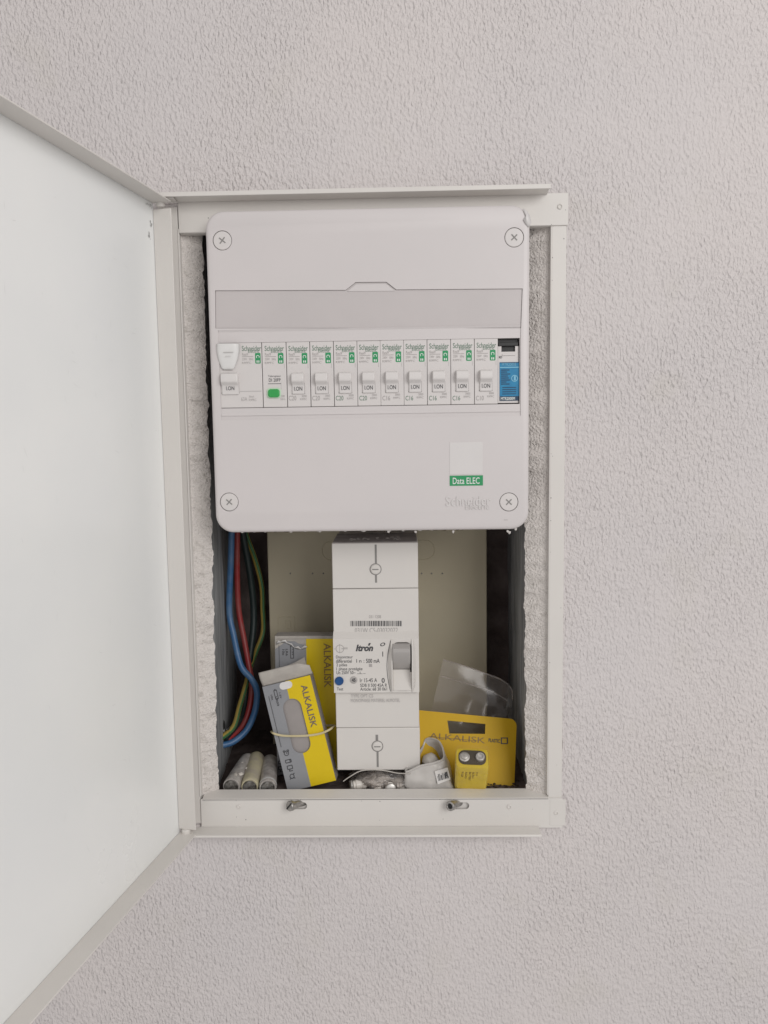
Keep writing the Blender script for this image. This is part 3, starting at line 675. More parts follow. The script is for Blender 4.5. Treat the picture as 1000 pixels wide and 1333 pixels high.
# blue labelled module
r = empty('blue_label_module', (P(662, 500, MF).x, MF, zb), 'module with a blue printed label and black top at the right end of the row', 'circuit module')
xa = P(EDGE[11], 485, MF).x; xb_ = P(EDGE[12], 485, MF).x
bm = BM(); bx(bm, xa + 0.0003, xb_ - 0.0004, MF + 0.0018, 0.045, zb + 0.0006, pz(460.5)); bx(bm, xa + 0.0003, pxx(653.2), MF + 0.0018, 0.045, pz(460.5), pz(453.4)); bx(bm, pxx(671.2), xb_ - 0.0004, MF + 0.0018, 0.045, pz(460.5), pz(453.4))
obj('body', bm, 'module', r)
bm = BM(); bx(bm, xa + 0.0003, xb_ - 0.0004, MF + 0.004, 0.045, pz(460.4) + 0.0001, zt); obj('black_top', bm, 'black', r, 0.0003)
bm = BM(); bx(bm, xa + 0.0006, xb_ - 0.0007, MF + 0.0012, MF + 0.0045, pz(453.2), pz(448.4)); obj('black_clip', bm, 'black', r, 0.0003)
bm = BM(); fbox(bm, 654, 460.6, 671, 462.6, MF + 0.0010, MF + 0.002); obj('clip_edge', bm, 'module', r, 0.0002)
bm = BM(); text(bm, 'KD', 649.6, 463.4, 653.8, 466.4, MF + 0.0016, bold=0.03); obj('mark_lettering', bm, 'ink', r, flat=True)
bm = BM(); fbox(bm, 650.6, 471.4, 675.8, 515.8, MF + 0.0014, MF + 0.003); lb = obj('blue_label', bm, 'blue_label', r)
bm = BM(); quad(bm, 651, 477.7, 675.6, 478.7, MF + 0.0012); text(bm, 'MTR2000E', 653.5, 472.6, 672, 476.2, MF + 0.0012)
ring(bm, P(670.3, 492.3, MF).x, P(670.3, 492.3, MF).z, 0.0019, 0.0025, MF + 0.0012, MF + 0.0013, 24)
text(bm, '1', 669, 489.4, 671.6, 495.2, MF + 0.0012, bold=0.02)
obj('light_print', bm, 'blue_light', lb, flat=True)
bm = BM()
for k in range(8): quad(bm, 652.4, 481.2 + k * 2.6, 652.4 + (11, 8, 12, 9, 10, 12, 7, 11)[k], 482.2 + k * 2.6, MF + 0.00125)
for k in range(4): quad(bm, 654, 504 + k * 2.8, 672, 504.7 + k * 2.8, MF + 0.00125)
quad(bm, 651, 471.8, 675.6, 472.3, MF + 0.00125)
obj('dark_print', bm, 'blue_dark', lb, flat=True)
bm = BM(); fbox(bm, 650.6, 516, 675.2, 521.6, MF + 0.0014, MF + 0.003); db = obj('black_label', bm, 'blue_dark', r)
bm = BM(); text(bm, 'MTR2000M', 652, 517, 670.5, 520.6, MF + 0.0012, bold=0.02); obj('lettering', bm, 'white_print', db, flat=True)

# ================================================================== MOUNTING BOARD
BY = 0.120
bd = empty('mounting_board', (P(492, 800, BY).x, BY, FLOOR), 'tan plastic mounting board standing behind the main breaker', 'mounting board')
bx0 = P(350.5, 800, BY).x; bx1 = P(634, 800, BY).x
bm = BM(); bx(bm, bx0, bx1, BY, BY + 0.012, FLOOR + 0.001, pz0 - 0.002); obj('board', bm, 'board', bd, 0.001)
def stadium_line(cx, cz, w, h, r, y, t):
    bm = BM(); o = rrect(cx, cz, w, h, r, 8); pts = [Vector((x, y, z)) for x, z in o]; tube(bm, pts, t, 6, True); return bm
a = P(419, 705, BY); b = P(566, 728, BY); obj('knockout_outline', stadium_line((a.x+b.x)/2, (a.z+b.z)/2, b.x-a.x, a.z-b.z, (a.z-b.z)*0.49, BY, 0.0005), 'board', bd)
for q in ((362, 803, 384, 824), (372, 807, 379, 818)):
    a = P(q[0], q[1], BY); b = P(q[2], q[3], BY); obj('knockout_outline', stadium_line((a.x+b.x)/2, (a.z+b.z)/2, b.x-a.x, a.z-b.z, 0.001, BY, 0.0004), 'board', bd)
for px in (378, 407, 421, 549, 562, 576):
    a = P(px, 746.5, BY); bm = BM(); lathe(bm, [(0.0008, 0), (0.0007, 0.0006), (0.0003, 0.0009)], (a.x, BY, a.z), (0, -1, 0), 10); obj('nub', bm, 'groove', bd)

# ================================================================== MAIN BREAKER
BF = 0.020; BB = 0.118
mb = empty('main_breaker', (P(491, 900, BF).x, BF, P(491, 1003, BF).z), 'tall white main circuit breaker with a big grey lever and blue test button', 'circuit breaker')
xL = P(434.8, 850, BF).x; xR = P(545.6, 850, BF).x
def z_(py): return P(491, py, BF).z
zTop = z_(706.5); zBot = z_(1002.5)
bm = BM(); bx(bm, xL, xR, BF, BB, z_(766) + 0.0001, zTop); obj('upper_cover', bm, 'mcb', mb, 0.0007)
bm = BM(); bx(bm, xL, xR, BF, BB, z_(826), z_(766) - 0.0003); bx(bm, xL + 0.0006, xR - 0.0004, BF, BB, z_(947.5) + 0.0003, z_(901)); obj('body', bm, 'mcb', mb, 0.0006)
bm = BM(); bx(bm, xL + 0.0008, xR, BF, BB, zBot, z_(947.5)); obj('lower_cover', bm, 'mcb', mb, 0.0007)
bm = BM(); bx(bm, xL + 0.0015, xR - 0.001, BF + 0.012, BB - 0.002, zBot + 0.01, zTop - 0.01); obj('core', bm, 'dark', mb)
# shadow on the top face, painted as a dark dusty sheet, with paint specks
bm = BM(); prof(bm, [(BF + 0.001, zTop + 0.0002), (BF + 0.001, zTop + 0.0006), (BF + 0.05, zTop + 0.0016), (BF + 0.05, zTop + 0.0002)], xL + 0.0008, xR - 0.0008); cap = obj('shaded_top', bm, 'mcb_top', mb)
bm = BM()
for k in range(26):
    blob(bm, (random.uniform(xL + 0.015, xR - 0.014), BF + random.uniform(0.008, 0.028), zTop + 0.0012), random.uniform(0.0003, 0.0009), (1.8, 1, 0.5), 1, 0.6, k)
sp = obj('paint_specks', bm, 'crumb', cap); sp['kind'] = 'stuff'
# raised control panel
BP = BF - 0.0042
xL2 = P(434.2, 860, BP).x; xR2 = P(545.6, 860, BP).x; zP1 = P(491, 831.5, BP).z; zP0 = P(491, 901.5, BP).z
pc = BM(); prof(pc, [(BP, zP0), (BP, zP1), (BF + 0.0002, zP1 + 0.0052), (BF + 0.02, zP1 + 0.0052), (BF + 0.02, zP0 - 0.0002), (BF - 0.0006, zP0 - 0.0002)], xL2, xR2)
panel = obj('control_panel', pc, 'mcb', mb)
wa = P(511, 836, BP); wb = P(536.5, 899.5, BP)
bm = BM(); prism(bm, rrect((wa.x+wb.x)/2, (wa.z+wb.z)/2, wb.x-wa.x, wa.z-wb.z, 0.0045, 6), BP - 0.01, BF + 0.010)
boolean(panel, [obj('c', bm, 'mcb')])
# bezel: two raised crescents at the sides of the lever well
for sgn in (-1, 1):
    bm = BM(); c = []
    n = 14
    for i in range(n + 1):
        t = i / n; z = zP1 - 0.0005 + (zP0 + 0.0005 - zP1 + 0.0005) * t; w = math.sin(PI * t) ** 0.6
        xi = (wa.x - 0.0001 if sgn < 0 else wb.x + 0.0001); xo = xi + sgn * (0.0006 + 0.0034 * w)
        hgt = 0.0006 + 0.0034 * w
        c.append([bm.verts.new(p) for p in ((xi, BP + 0.001, z), (xi, BP - hgt, z), (xi + sgn * 0.0009, BP - hgt * 0.96, z), (xo, BP + 0.0001, z), (xo, BP + 0.001, z))])
    for A, B in zip(c, c[1:]):
        for k in range(5): bm.faces.new((A[k], A[(k+1) % 5], B[(k+1) % 5], B[k]))
    bm.faces.new(c[0]); bm.faces.new(c[-1][::-1]); obj('lever_bezel', bm, 'mcb', panel)
# lever: thrown up; its under-face looks down, the ramp below looks up
zl = lambda py: P(523, py, BP).z
bm = BM(); prof(bm, [(BF + 0.009, zl(836.5)), (BP - 0.0015, zl(838)), (BP - 0.0060, zl(842)), (BP - 0.0072, zl(846)), (BP - 0.0055, zl(857)), (BP + 0.0045, zl(873)), (BF + 0.009, zl(873))], P(511.3, 860, BP).x, P(534.4, 860, BP).x)
lv = obj('lever', bm, 'lever', panel, 0.0007, 3)
bm = BM(); prof(bm, [(BF + 0.0095, zl(873.6)), (BP + 0.0046, zl(873.6)), (BP + 0.0022, zl(886)), (BP - 0.0006, zl(897)), (BP - 0.0004, zl(899.4)), (BF + 0.0095, zl(899.4))], P(511.2, 860, BP).x, P(536.2, 860, BP).x)
obj('lever_ramp', bm, 'mcb', panel, 0.0005)
bm = BM(); fbox(bm, 534, 842, 536.2, 884, BP + 0.004, BP + 0.008); obj('lever_gap', bm, 'dark', panel)
# ribs above the panel, grooves and screws on the covers
bm = BM()
bm.free()
for f in ((487.8, 709, 490.8, 733.6), (488.2, 748.5, 491.0, 758.5), (489.0, 956.5, 492.4, 964.5), (490.2, 978, 493.2, 998.5)):
    bm = BM(); quad(bm, *f, BF - 0.00012); obj('screw_groove', bm, 'groove', mb, flat=True)
for px, py in ((489, 741), (491.4, 971.3)):
    a = P(px, py, BF); bm = BM(); lathe(bm, [(0.0042, -0.001), (0.0042, 0.0002), (0.0036, 0.0009), (0.0015, 0.0012)], (a.x, BF, a.z), (0, -1, 0), 24); s_ = obj('cover_screw', bm, 'mcb', mb)
    bm = BM(); bx(bm, a.x - 0.0026, a.x + 0.0026, BF - 0.00142, BF - 0.0010, a.z - 0.0004, a.z + 0.0004); obj('slot', bm, 'groove', s_)
    bm = BM(); ring(bm, a.x, a.z, 0.0043, 0.0049, BF - 0.0002, BF + 0.0002); obj('washer_groove', bm, 'groove', mb)
# barcode and numbers
bm = BM(); x = 456.0; rb = random.Random(3)
while x < 522.5:
    w = rb.choice((0.55, 0.55, 1.0, 1.5)); quad(bm, x, 808.2, min(x + w, 523), 815.2, BF - 0.00015); x += w + rb.choice((0.5, 0.6, 0.9))
obj('barcode', bm, 'ink', mb, flat=True)
bm = BM(); text(bm, '031 1208', 480.5, 800.8, 496, 804.8, BF - 0.00015); text(bm, '031W C5-03032022', 462, 817.6, 518, 823.4, BF - 0.00015); obj('serial_lettering', bm, 'ink_soft', mb, flat=True)
yy = BP - 0.00015
bm = BM(); text(bm, 'Itron', 463, 839.2, 486, 847.8, yy, bold=0.045, shear=0.25); b2 = P(480.3, 838.6, yy)
pts = [P(479, 840.4, yy), P(480.2, 837.2, yy), P(483, 837.0, yy), P(481.2, 840.6, yy)]; bm.faces.new([bm.verts.new(p) for p in pts])
text(bm, '500 mA', 476.6, 857.6, 494.4, 863, yy, bold=0.012); text(bm, 'I', 497.8, 848.2, 498.9, 854.6, yy, bold=0.01); text(bm, '0', 496.8, 882.6, 501, 889, yy, bold=0.02)
for s, q in (('Disjoncteur', (437.5, 853.4, 459.5, 858.2)), ('différentiel', (437.5, 858.4, 458, 862.8)), ('2 pôles', (438, 863.6, 452, 868.6)), ('1 phase protégée', (438, 868.8, 472, 873.8)),
             ('Un 250V 50~', (438, 873.6, 463, 877.6)), ('Ir 15-45 A', (468.6, 883, 491, 888)), ('SDB II 500 45A R', (469, 890, 504, 894)), ('Article: 68 30 061', (469, 895, 504, 899)), ('Test', (438.6, 895, 447, 898.8)), ('I n :', (464, 858, 474.4, 862.6))):
    text(bm, s, *q, yy, bold=0.003)
a = P(498.3, 838.9, yy); 
for k in range(20):
    t0, t1 = 2*PI*k/20, 2*PI*(k+1)/20
    def el(t, s): x_ = 0.0022 * s * math.cos(t); z__ = 0.0014 * s * math.sin(t); return bm.verts.new((a.x + x_ * 0.92 - z__ * 0.4, yy, a.z + x_ * 0.4 + z__ * 0.92))
    bm.faces.new((el(t0, 1), el(t1, 1), el(t1, 0.6), el(t0, 0.6)))
for q in ((465, 876.9, 472, 877.3), (468.6, 874.2, 469.2, 877), (473, 876.6, 476, 877)): quad(bm, *q, yy)
obj('panel_lettering', bm, 'ink', panel, flat=True)
bm = BM(); a = P(442.6, 844.6, yy); ring(bm, a.x, a.z, 0.0030, 0.0034, yy - 0.0001, yy + 0.0001, 24); quad(bm, 441.9, 838.6, 442.6, 850.4, yy); quad(bm, 434.8, 844.4, 436.6, 845, yy)
quad(bm, 444.6, 844.2, 452.6, 845, yy); quad(bm, 448, 843, 452.8, 843.5, yy); quad(bm, 480.3, 864.4, 484.6, 868.2, yy); obj('symbol_print', bm, 'ink_soft', panel, flat=True)
bm = BM(); text(bm, 'TYPE OPT C5', 457, 903.8, 486, 908, BF - 0.0009); text(bm, 'MONOPHASE MATERIEL ALMOTEL', 457, 909.8, 521, 913.8, BF - 0.0009); obj('faint_lettering', bm, 'ink_faint', mb, flat=True)
bm = BM(); 
arc = [Vector((P(508.4 - 4.6 * math.sin(PI * t) , 834 + 66 * t, BP).x, BP - 0.0001, P(508, 834 + 66 * t, BP).z)) for t in [i/16 for i in range(17)]]
tube(bm, arc, 0.00022, 6); obj('bezel_line', bm, 'ink', panel)
a = P(441.8, 886.2, BP); bm = BM(); lathe(bm, [(0.0036, -0.001), (0.0036, 0.0012), (0.0030, 0.0019), (0.0018, 0.0017), (0.0004, 0.0015)], (a.x, BP, a.z), (0, -1, 0), 28); obj('test_button', bm, 'blue_knob', panel)
a = P(460.4, 885.2, BP); bm = BM(); lathe(bm, [(0.0031, -0.001), (0.0031, 0.0003), (0.0024, 0.0005)], (a.x, BP, a.z), (0, -1, 0), 24); dl = obj('current_dial', bm, 'lever', panel)
bm = BM(); text(bm, '45', 458, 883, 463, 887.6, BP - 0.0007, bold=0.03); obj('lettering', bm, 'ink', dl, flat=True)

# ================================================================== WIRES
def wire(pts, r, m, label, ends_y=None):
    path = smooth_path([P(x, y, d) for x, y, d in pts], 8)
    root = empty('wire', path[-1], label, 'wire', None)
    bm = BM(); tube(bm, path, r, 12); return root, obj('insulation', bm, m, root), path
wire([(302, 676, .085), (301.6, 692, .088), (300.2, 738, .092), (298.5, 795, .096), (304, 826, .092), (313.6, 866, .086), (327.5, 884, .084), (334.5, 900, .084), (332.5, 924, .080), (322, 949, .074), (304.5, 965, .066), (288, 970.5, .060)], 0.0029, 'wire_blue', 'blue insulated wire curving down into the left side of the niche')
wire([(309, 676, .096), (309, 692, .098), (308.8, 752, .104), (311, 795, .106), (318, 833, .104), (324, 866, .100), (328, 891, .096), (324.5, 922, .090), (315, 946, .080), (296, 963, .066)], 0.0027, 'wire_red', 'red insulated wire hanging beside the blue one')
wire([(315, 676, .112), (316.5, 696, .114), (324.5, 740, .122), (329.5, 781, .126), (330, 815, .124), (325.5, 856, .116), (322, 886, .108), (318, 920, .096), (309, 942, .080), (292, 962, .063)], 0.0032, 'wire_black', 'black insulated wire behind the red one')
rt, _, path = wire([(318, 676, .126), (321, 697, .130), (332, 728, .136), (340.6, 762, .138), (342, 792, .138), (342.6, 822, .136), (333.5, 848, .126), (326, 868, .112), (321, 889, .100), (312.5, 918, .086), (304, 946, .072), (286, 962, .058)], 0.0025, 'wire_yellow', 'yellow earth wire with a green stripe, nearest the tan board')
bm = BM(); tube(bm, [p + Vector((0.0009, -0.0014, -0.0002)) for p in path], 0.0014, 8); obj('green_stripe', bm, 'wire_green', rt)
# rubble at the hole where the wires leave
bm = BM()
for k in range(12):
    a = P(random.uniform(287, 297), random.uniform(938, 962), random.uniform(0.066, 0.075)); blob(bm, a, random.uniform(0.0005, 0.0014), (1, 1, 1), 2, 0.9, k)
rb_ = obj('mortar_rubble', bm, 'masonry', wall); rb_['kind'] = 'stuff'
bm = BM()
for px, py, s in ((291, 945, 0.0042), (298, 950, 0.003), (288, 985, 0.003)): blob(bm, P(px, py, 0.068), s, (0.35, 1, 1.3), 2, 0.5, px)
obj('cable_hole', bm, 'dark', wall)

# ================================================================== OLD CELLS LYING ON THE NICHE FLOOR
for i, (px, rr, dx, m, lab) in enumerate(((301, 0.0074, 0.005, 'cell', 'grimy grey battery nearest the left side, its sleeve torn'),
                                          (325, 0.0072, -0.003, 'cell_yellow', 'old battery with yellowed sleeve lying between two grey ones'),
                                          (348.5, 0.0070, -0.006, 'cell', 'grey battery showing its ringed end, beside the battery boxes'))):
    y0 = (0.0135, 0.0135, 0.0125)[i]; a = P(px, 1020, y0); c = Vector((a.x, y0, FLOOR + rr + 0.0012)); ax = Vector((dx, 0.048, (0.002, 0.004, 0.002)[i])).normalized()
    r0 = empty('battery', c, lab, 'battery', 'loose old batteries')
    bm = BM(); lathe(bm, [(rr * 0.80, 0.0002), (rr * 0.94, 0.0), (rr, 0.0012)] + [(rr * (1 + (0.05 * nz((k, i, 0), 0.9) if i == 0 else 0)), 0.0012 + 0.046 * k / 12) for k in range(1, 13)] + [(rr * 0.93, 0.0484), (rr * 0.5, 0.0486)], c, ax, 24)
    obj('sleeve', bm, m, r0)
    bm = BM(); lathe(bm, [(rr * 0.82, -0.0004), (rr * 0.70, -0.0004), (rr * 0.66, 0.0003), (rr * 0.40, 0.0003), (rr * 0.36, -0.0006), (rr * 0.1, -0.0007)], c, ax, 24); obj('end_cap', bm, 'cell_tip', r0)
    if i == 0:
        bm = BM()
        for k in range(6): blob(bm, c + ax * random.uniform(0.006, 0.03) + Vector((random.uniform(-0.002, 0.007), 0, rr * random.uniform(0.7, 1.0))), random.uniform(0.0008, 0.0022), (1, 1.3, 0.6), 1, 0.6, k)
        obj('torn_sleeve', bm, 'plug', r0)
    if i == 2:
        bm = BM(); lathe(bm, [(rr + 0.0002, 0.0028), (rr + 0.0004, 0.0030), (rr + 0.0004, 0.0044), (rr + 0.0002, 0.0046)], c, ax, 24, caps=False); obj('end_band', bm, 'smudge', r0)

# ================================================================== BATTERY BOXES
def box_frame(pTL, pBL, yT, yB):
    """frame on a leaning box face: origin at top-left, ex along the top, ez upwards along the left edge"""
    o = P(*pTL, yT); b = P(*pBL, yB); ez = (o - b).normalized(); h = (o - b).length
    n = Vector((0, -1, 0)); n = (n - ez * n.dot(ez)).normalized(); ex = ez.cross(n) * -1
    if ex.x < 0: ex = -ex
    return o, ex, ez, n, h
def fprism(bm, fr_, pts, d0, d1):
    """pts (u, v) in the face frame; d distance in front of the face"""
    o, ex, ez, n = fr_
    a = [bm.verts.new(o + ex*u + ez*v + n*d1) for u, v in pts]; b = [bm.verts.new(o + ex*u + ez*v + n*d0) for u, v in pts]
    k = len(pts); bm.faces.new(a); bm.faces.new(b[::-1])
    for i in range(k): bm.faces.new((a[i], b[i], b[(i+1) % k], a[(i+1) % k]))
    return bm
def fsheet(bm, fr_, pts, d):
    o, ex, ez, n = fr_; bm.faces.new([bm.verts.new(o + ex*u + ez*v + n*d) for u, v in pts]); return bm
def icons(bm, F, u, v, s):
    """a column of small outline pictograms: clock, cell, torch, toy"""
    def ln(pts, t=0.00035):
        o, ex, ez, n = F
        for (a0, b0), (a1, b1) in zip(pts, pts[1:]):
            d = Vector((a1-a0, b1-b0, 0)); 
            if d.length < 1e-7: continue
            d.normalize(); q = (-d.y * t, d.x * t)
            fsheet(bm, F, [(a0-q[0], b0-q[1]), (a1-q[0], b1-q[1]), (a1+q[0], b1+q[1]), (a0+q[0], b0+q[1])], 0.00015)
    c = lambda cu_, cv, r: [(cu_ + r*math.cos(2*PI*i/14), cv + r*math.sin(2*PI*i/14)) for i in range(15)]
    ln(c(u, v, s*0.8)); ln(c(u - s*0.7, v + s*0.8, s*0.3)); ln(c(u + s*0.7, v + s*0.8, s*0.3)); ln([(u, v + s*0.4), (u, v), (u + s*0.4, v)])
    v -= s*2.8; ln([(u-s, v+s*0.5), (u+s, v+s*0.5), (u+s, v-s*0.5), (u-s, v-s*0.5), (u-s, v+s*0.5)]); ln([(u+s*0.6, v+s*0.5), (u+s*0.6, v-s*0.5)])
    v -= s*2.6; ln([(u-s*0.9, v+s), (u+s*0.9, v+s), (u+s*0.9, v-s*0.2), (u-s*0.9, v-s*0.2), (u-s*0.9, v+s)]); ln([(u, v-s*0.2), (u - s*0.5, v-s*0.9), (u+s*0.8, v-s*0.9)])
    v -= s*2.8; ln(c(u, v, s*0.75)); ln([(u-s, v-s*0.9), (u-s*0.3, v-s*0.5)]); ln([(u+s, v-s*0.9), (u+s*0.3, v-s*0.5)]); ln([(u+s*0.4, v+s*0.6), (u+s*1.1, v+s*0.9)])

def floor_px(px, y, up=0.001):
    """photograph pixel of the floor point at depth y that is seen in column px"""
    lo_, hi_ = 900.0, 1100.0
    for _ in range(40):
        m_ = (lo_ + hi_) / 2
        if P(px, m_, y).z > FLOOR + up: lo_ = m_
        else: hi_ = m_
    return (px, lo_)
def FP(px, y, up=0.001): return P(*floor_px(px, y, up), y)
# --- box behind (upright)
o, ex, ez, n, h = box_frame((357.5, 829, ), floor_px(361, 0.052), 0.058, 0.052)
F = (o, ex, ez, n); wd = (P(437, 829, 0.058).x - o.x) - 0.0004; gw = P(398.5, 829, 0.058).x - o.x
if o.x + wd > xL - 0.0012: wd = xL - 0.0012 - o.x
r0 = empty('battery_box', FP(398, 0.055), 'upright yellow and grey battery box with its torn grey corner, standing behind the tilted box', 'battery box', 'battery boxes')
bm = BM(); fprism(bm, F, [(0, -h), (wd, -h), (wd, 0), (0, 0)], -0.016, -0.0004); obj('carton', bm, 'card_inside', r0, 0.0004)
bm = BM(); fprism(bm, F, [(gw, -h), (wd, -h), (wd, -0.0015), (gw, -0.001)], -0.0004, 0.0001); obj('yellow_face', bm, 'yellow_box', r0)
bm = BM(); fprism(bm, F, [(0.0003, -h), (gw, -h), (gw, -0.0075), (gw - 0.006, -0.0065), (gw - 0.010, -0.0042), (gw - 0.016, -0.0040), (gw - 0.020, -0.006), (0.0003, -0.011)], -0.0004, 0.0001); obj('grey_face', bm, 'grey_box', r0)
bm = BM(); fprism(bm, F, [(0.0002, -0.002), (wd, -0.002), (wd, 0.0006), (0.0002, 0.0008)], -0.017, 0.0004); obj('top_flap', bm, 'card_inside', r0, 0.0003)
# torn, lifted paper on the grey face
bm = BM(); prv = None
for i in range(15):
    t = i / 14; u = 0.002 + t * (gw - 0.001); v = -0.0085 + 0.004 * math.sin(t * 5.5 + 0.4) * (1 - t * 0.4); 
    A = bm.verts.new(o + ex*u + ez*v + n*0.0008); B = bm.verts.new(o + ex*u + ez*(v + 0.002 + 0.001*math.sin(i*2.1)) + n*(0.0022 + 0.0008 * math.sin(i)))
    if prv: bm.faces.new((prv[0], A, B, prv[1]))
    prv = (A, B)
tp_ = obj('torn_paper', bm, 'paper', r0); sd = tp_.modifiers.new('t', 'SOLIDIFY'); sd.thickness = 0.0003
bm = BM(); text(bm, 'ALKALISK', 0, 0, 0, 0, 0, fr=None) if False else None
sc_ = SC(0.056)
tu = P(426.5, 865, 0.057).x - o.x; tv0 = -(838 - 829) * sc_; tv1 = -(898 - 829) * sc_
text(bm, 'ALKALISK', tu - (tv0 - tv1)/2, (tv0+tv1)/2 - 0.0032, tu + (tv0 - tv1)/2, (tv0+tv1)/2 + 0.0032, 0, fr=(o + n * 0.0003, ex, ez), rot=90, bold=0.012); obj('lettering', bm, 'brown_print', r0, flat=True)
bm = BM()
u = P(375, 850, .057).x - o.x; v = -(850 - 829) * sc_
for (s, uu, L_, hh) in (('1.5V', u + 0.0042, 0.006, 0.0016), ('LR6', u - 0.001, 0.006, 0.002), ('10x', u - 0.004, 0.0055, 0.002)):
    text(bm, s, uu - L_/2, v - hh/2, uu + L_/2, v + hh/2, 0, fr=(o + n * 0.0003, ex, ez), rot=90, bold=0.02)
F2 = (o, ex, ez, n)
for a_ in ((u - 0.008, v - 0.013, u - 0.0076, v + 0.006),): fsheet(bm, F2, [(a_[0], a_[1]), (a_[2], a_[1]), (a_[2], a_[3]), (a_[0], a_[3])], 0.0003)
for (x0, x1, y0, y1) in ((0.002, 0.0052, 0.0052, 0.0058), (0.002, 0.0052, -0.0055, -0.0049), (0.002, 0.0026, -0.0052, 0.0055), (0.0046, 0.0052, -0.0052, 0.0055)):
    fsheet(bm, F2, [(u + x0, v + y0), (u + x1, v + y0), (u + x1, v + y1), (u + x0, v + y1)], 0.0003)
icons(bm, F2, P(366.5, 990, .054).x - o.x, -(990 - 829) * SC(.054), 0.0024)
obj('pictograms', bm, 'ink', r0, flat=True)

# --- box in front (tilted)
o, ex, ez, n, h = box_frame((341.5, 894), floor_px(375, 0.0195), 0.032, 0.0195)
F = (o, ex, ez, n); wd = 67 * SC(0.026)
r0 = empty('battery_box', FP(410, 0.02), 'tilted yellow and grey battery box with pill shaped window and open flap', 'battery box', 'battery boxes')
gl = lambda v: 0.0275 + (0.0010 if v > -0.03 else 0)        # grey/yellow border along the box
win = [(u, v) for u, v in rrect(0.0207, -0.0388, 0.0158, 0.0465, 0.0078, 8)]
# the carton: back, two sides and bottom, hollow
bm = BM(); t = 0.0005; D = 0.0165
fprism(bm, F, [(0, -h), (wd, -h), (wd, 0), (0, 0)], -D, -D + t); fprism(bm, F, [(0, -h), (t, -h), (t, 0), (0, 0)], -D + t, -0.0006); fprism(bm, F, [(wd - t, -h), (wd, -h), (wd, 0), (wd - t, 0)], -D + t, -0.0006); fprism(bm, F, [(t, -h), (wd - t, -h), (wd - t, -h + t), (t, -h + t)], -D + t, -0.0006)
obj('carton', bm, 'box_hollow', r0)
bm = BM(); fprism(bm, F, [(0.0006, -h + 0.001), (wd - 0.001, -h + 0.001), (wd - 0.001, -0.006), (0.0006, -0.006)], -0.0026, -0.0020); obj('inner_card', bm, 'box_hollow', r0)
# printed front: grey and yellow faces, both cut by the window
gx = 0.0202
def front_face(name, u0, u1, m, extra=()):
    bm = BM(); fprism(bm, F, [(u0, -h), (u1, -h), (u1, -0.0002), (u0, -0.0002)], -0.0005, 0.0); ob = obj(name, bm, m, r0)
    bm = BM(); fprism(bm, F, win, -0.0015, 0.002); cs = [obj('c', bm, m)]
    boolean(ob, cs); return ob
front_face('grey_face', 0.0, gx, 'grey_box'); front_face('yellow_face', gx + 0.00001, wd, 'yellow_box')
bm = BM(); fprism(bm, F, [(x, z) for x, z in rrect(0.0200, -0.0036, 0.0110, 0.0062, 0.003, 6)], 0.0, 0.0004); obj('tear_tab', bm, 'paper', r0)
bm = BM(); tl = 0.0372 * 0.98
text(bm, 'ALKALISK', 0.0349 - tl/2, -0.0250 - 0.0027, 0.0349 + tl/2, -0.0250 + 0.0027, 0, fr=(o + n * 0.0003, ex, ez), rot=90, bold=0.012); obj('lettering', bm, 'purple_print', r0, flat=True)
bm = BM()
u = 0.0098; v = -0.0098
for (s, uu, vv, L_, hh) in (('1.5V', u + 0.0035, v - 0.001, 0.005, 0.0014), ('LR03', u - 0.0002, v - 0.0050, 0.0080, 0.0017), ('10x', u - 0.0038, v - 0.001, 0.0048, 0.0016)):
    text(bm, s, uu - L_/2, vv - hh/2, uu + L_/2, vv + hh/2, 0, fr=(o + n * 0.0003, ex, ez), rot=90, bold=0.02)
for (x0, x1, y0, y1) in ((-0.0012, 0.0016, 0.0040, 0.0046), (-0.0012, 0.0016, -0.0032, -0.0026), (-0.0012, -0.0007, -0.0030, 0.0044), (0.0011, 0.0016, -0.0030, 0.0044), (-0.0003, 0.0007, 0.0046, 0.0053)):
    fsheet(bm, F, [(u + x0, v + y0), (u + x1, v + y0), (u + x1, v + y1), (u + x0, v + y1)], 0.0003)
for k in range(40):
    vv = -0.010 - 0.0011 * k; fsheet(bm, F, [(0.0032, vv), (0.0038, vv), (0.0038, vv + 0.0008), (0.0032, vv + 0.0008)], 0.0003)
icons(bm, F, 0.0066, -0.0590, 0.0024)
obj('pictograms', bm, 'ink', r0, flat=True)
# the open flap curls up from the top edge
bm = BM(); nu, nv = 24, 10; gg = []
for i in range(nu + 1):
    row = []
    for j in range(nv + 1):
        u_ = i / nu; v_ = j / nv
        uu = 0.0006 + (wd + 0.0018) * u_; vv = 0.0002 + 0.0124 * v_ * (1 - 0.35 * max(0, u_ - 0.8) / 0.2 * v_); dd_ = 0.0042 * math.sin(v_ * PI * 0.62) + 0.0006
        if u_ > 0.86: dd_ -= 0.012 * (u_ - 0.86) ** 1.1
        row.append(bm.verts.new(o + ex*uu + ez*vv + n*(dd_ - 0.0006)))
    gg.append(row)
for i in range(nu):
    for j in range(nv): bm.faces.new((gg[i][j], gg[i+1][j], gg[i+1][j+1], gg[i][j+1]))
fl = obj('open_flap', bm, 'card_inside', r0, ang=60); sd = fl.modifiers.new('t', 'SOLIDIFY'); sd.thickness = 0.0005
bm = BM(); fprism(bm, F, [(0.0002, 0.006), (0.012, 0.0085), (0.030, 0.0118), (wd - 0.004, 0.0138), (wd - 0.004, 0.0002), (0.0002, 0.0002)], -D, -D + 0.0004); obj('back_flap', bm, 'card_inside', r0)

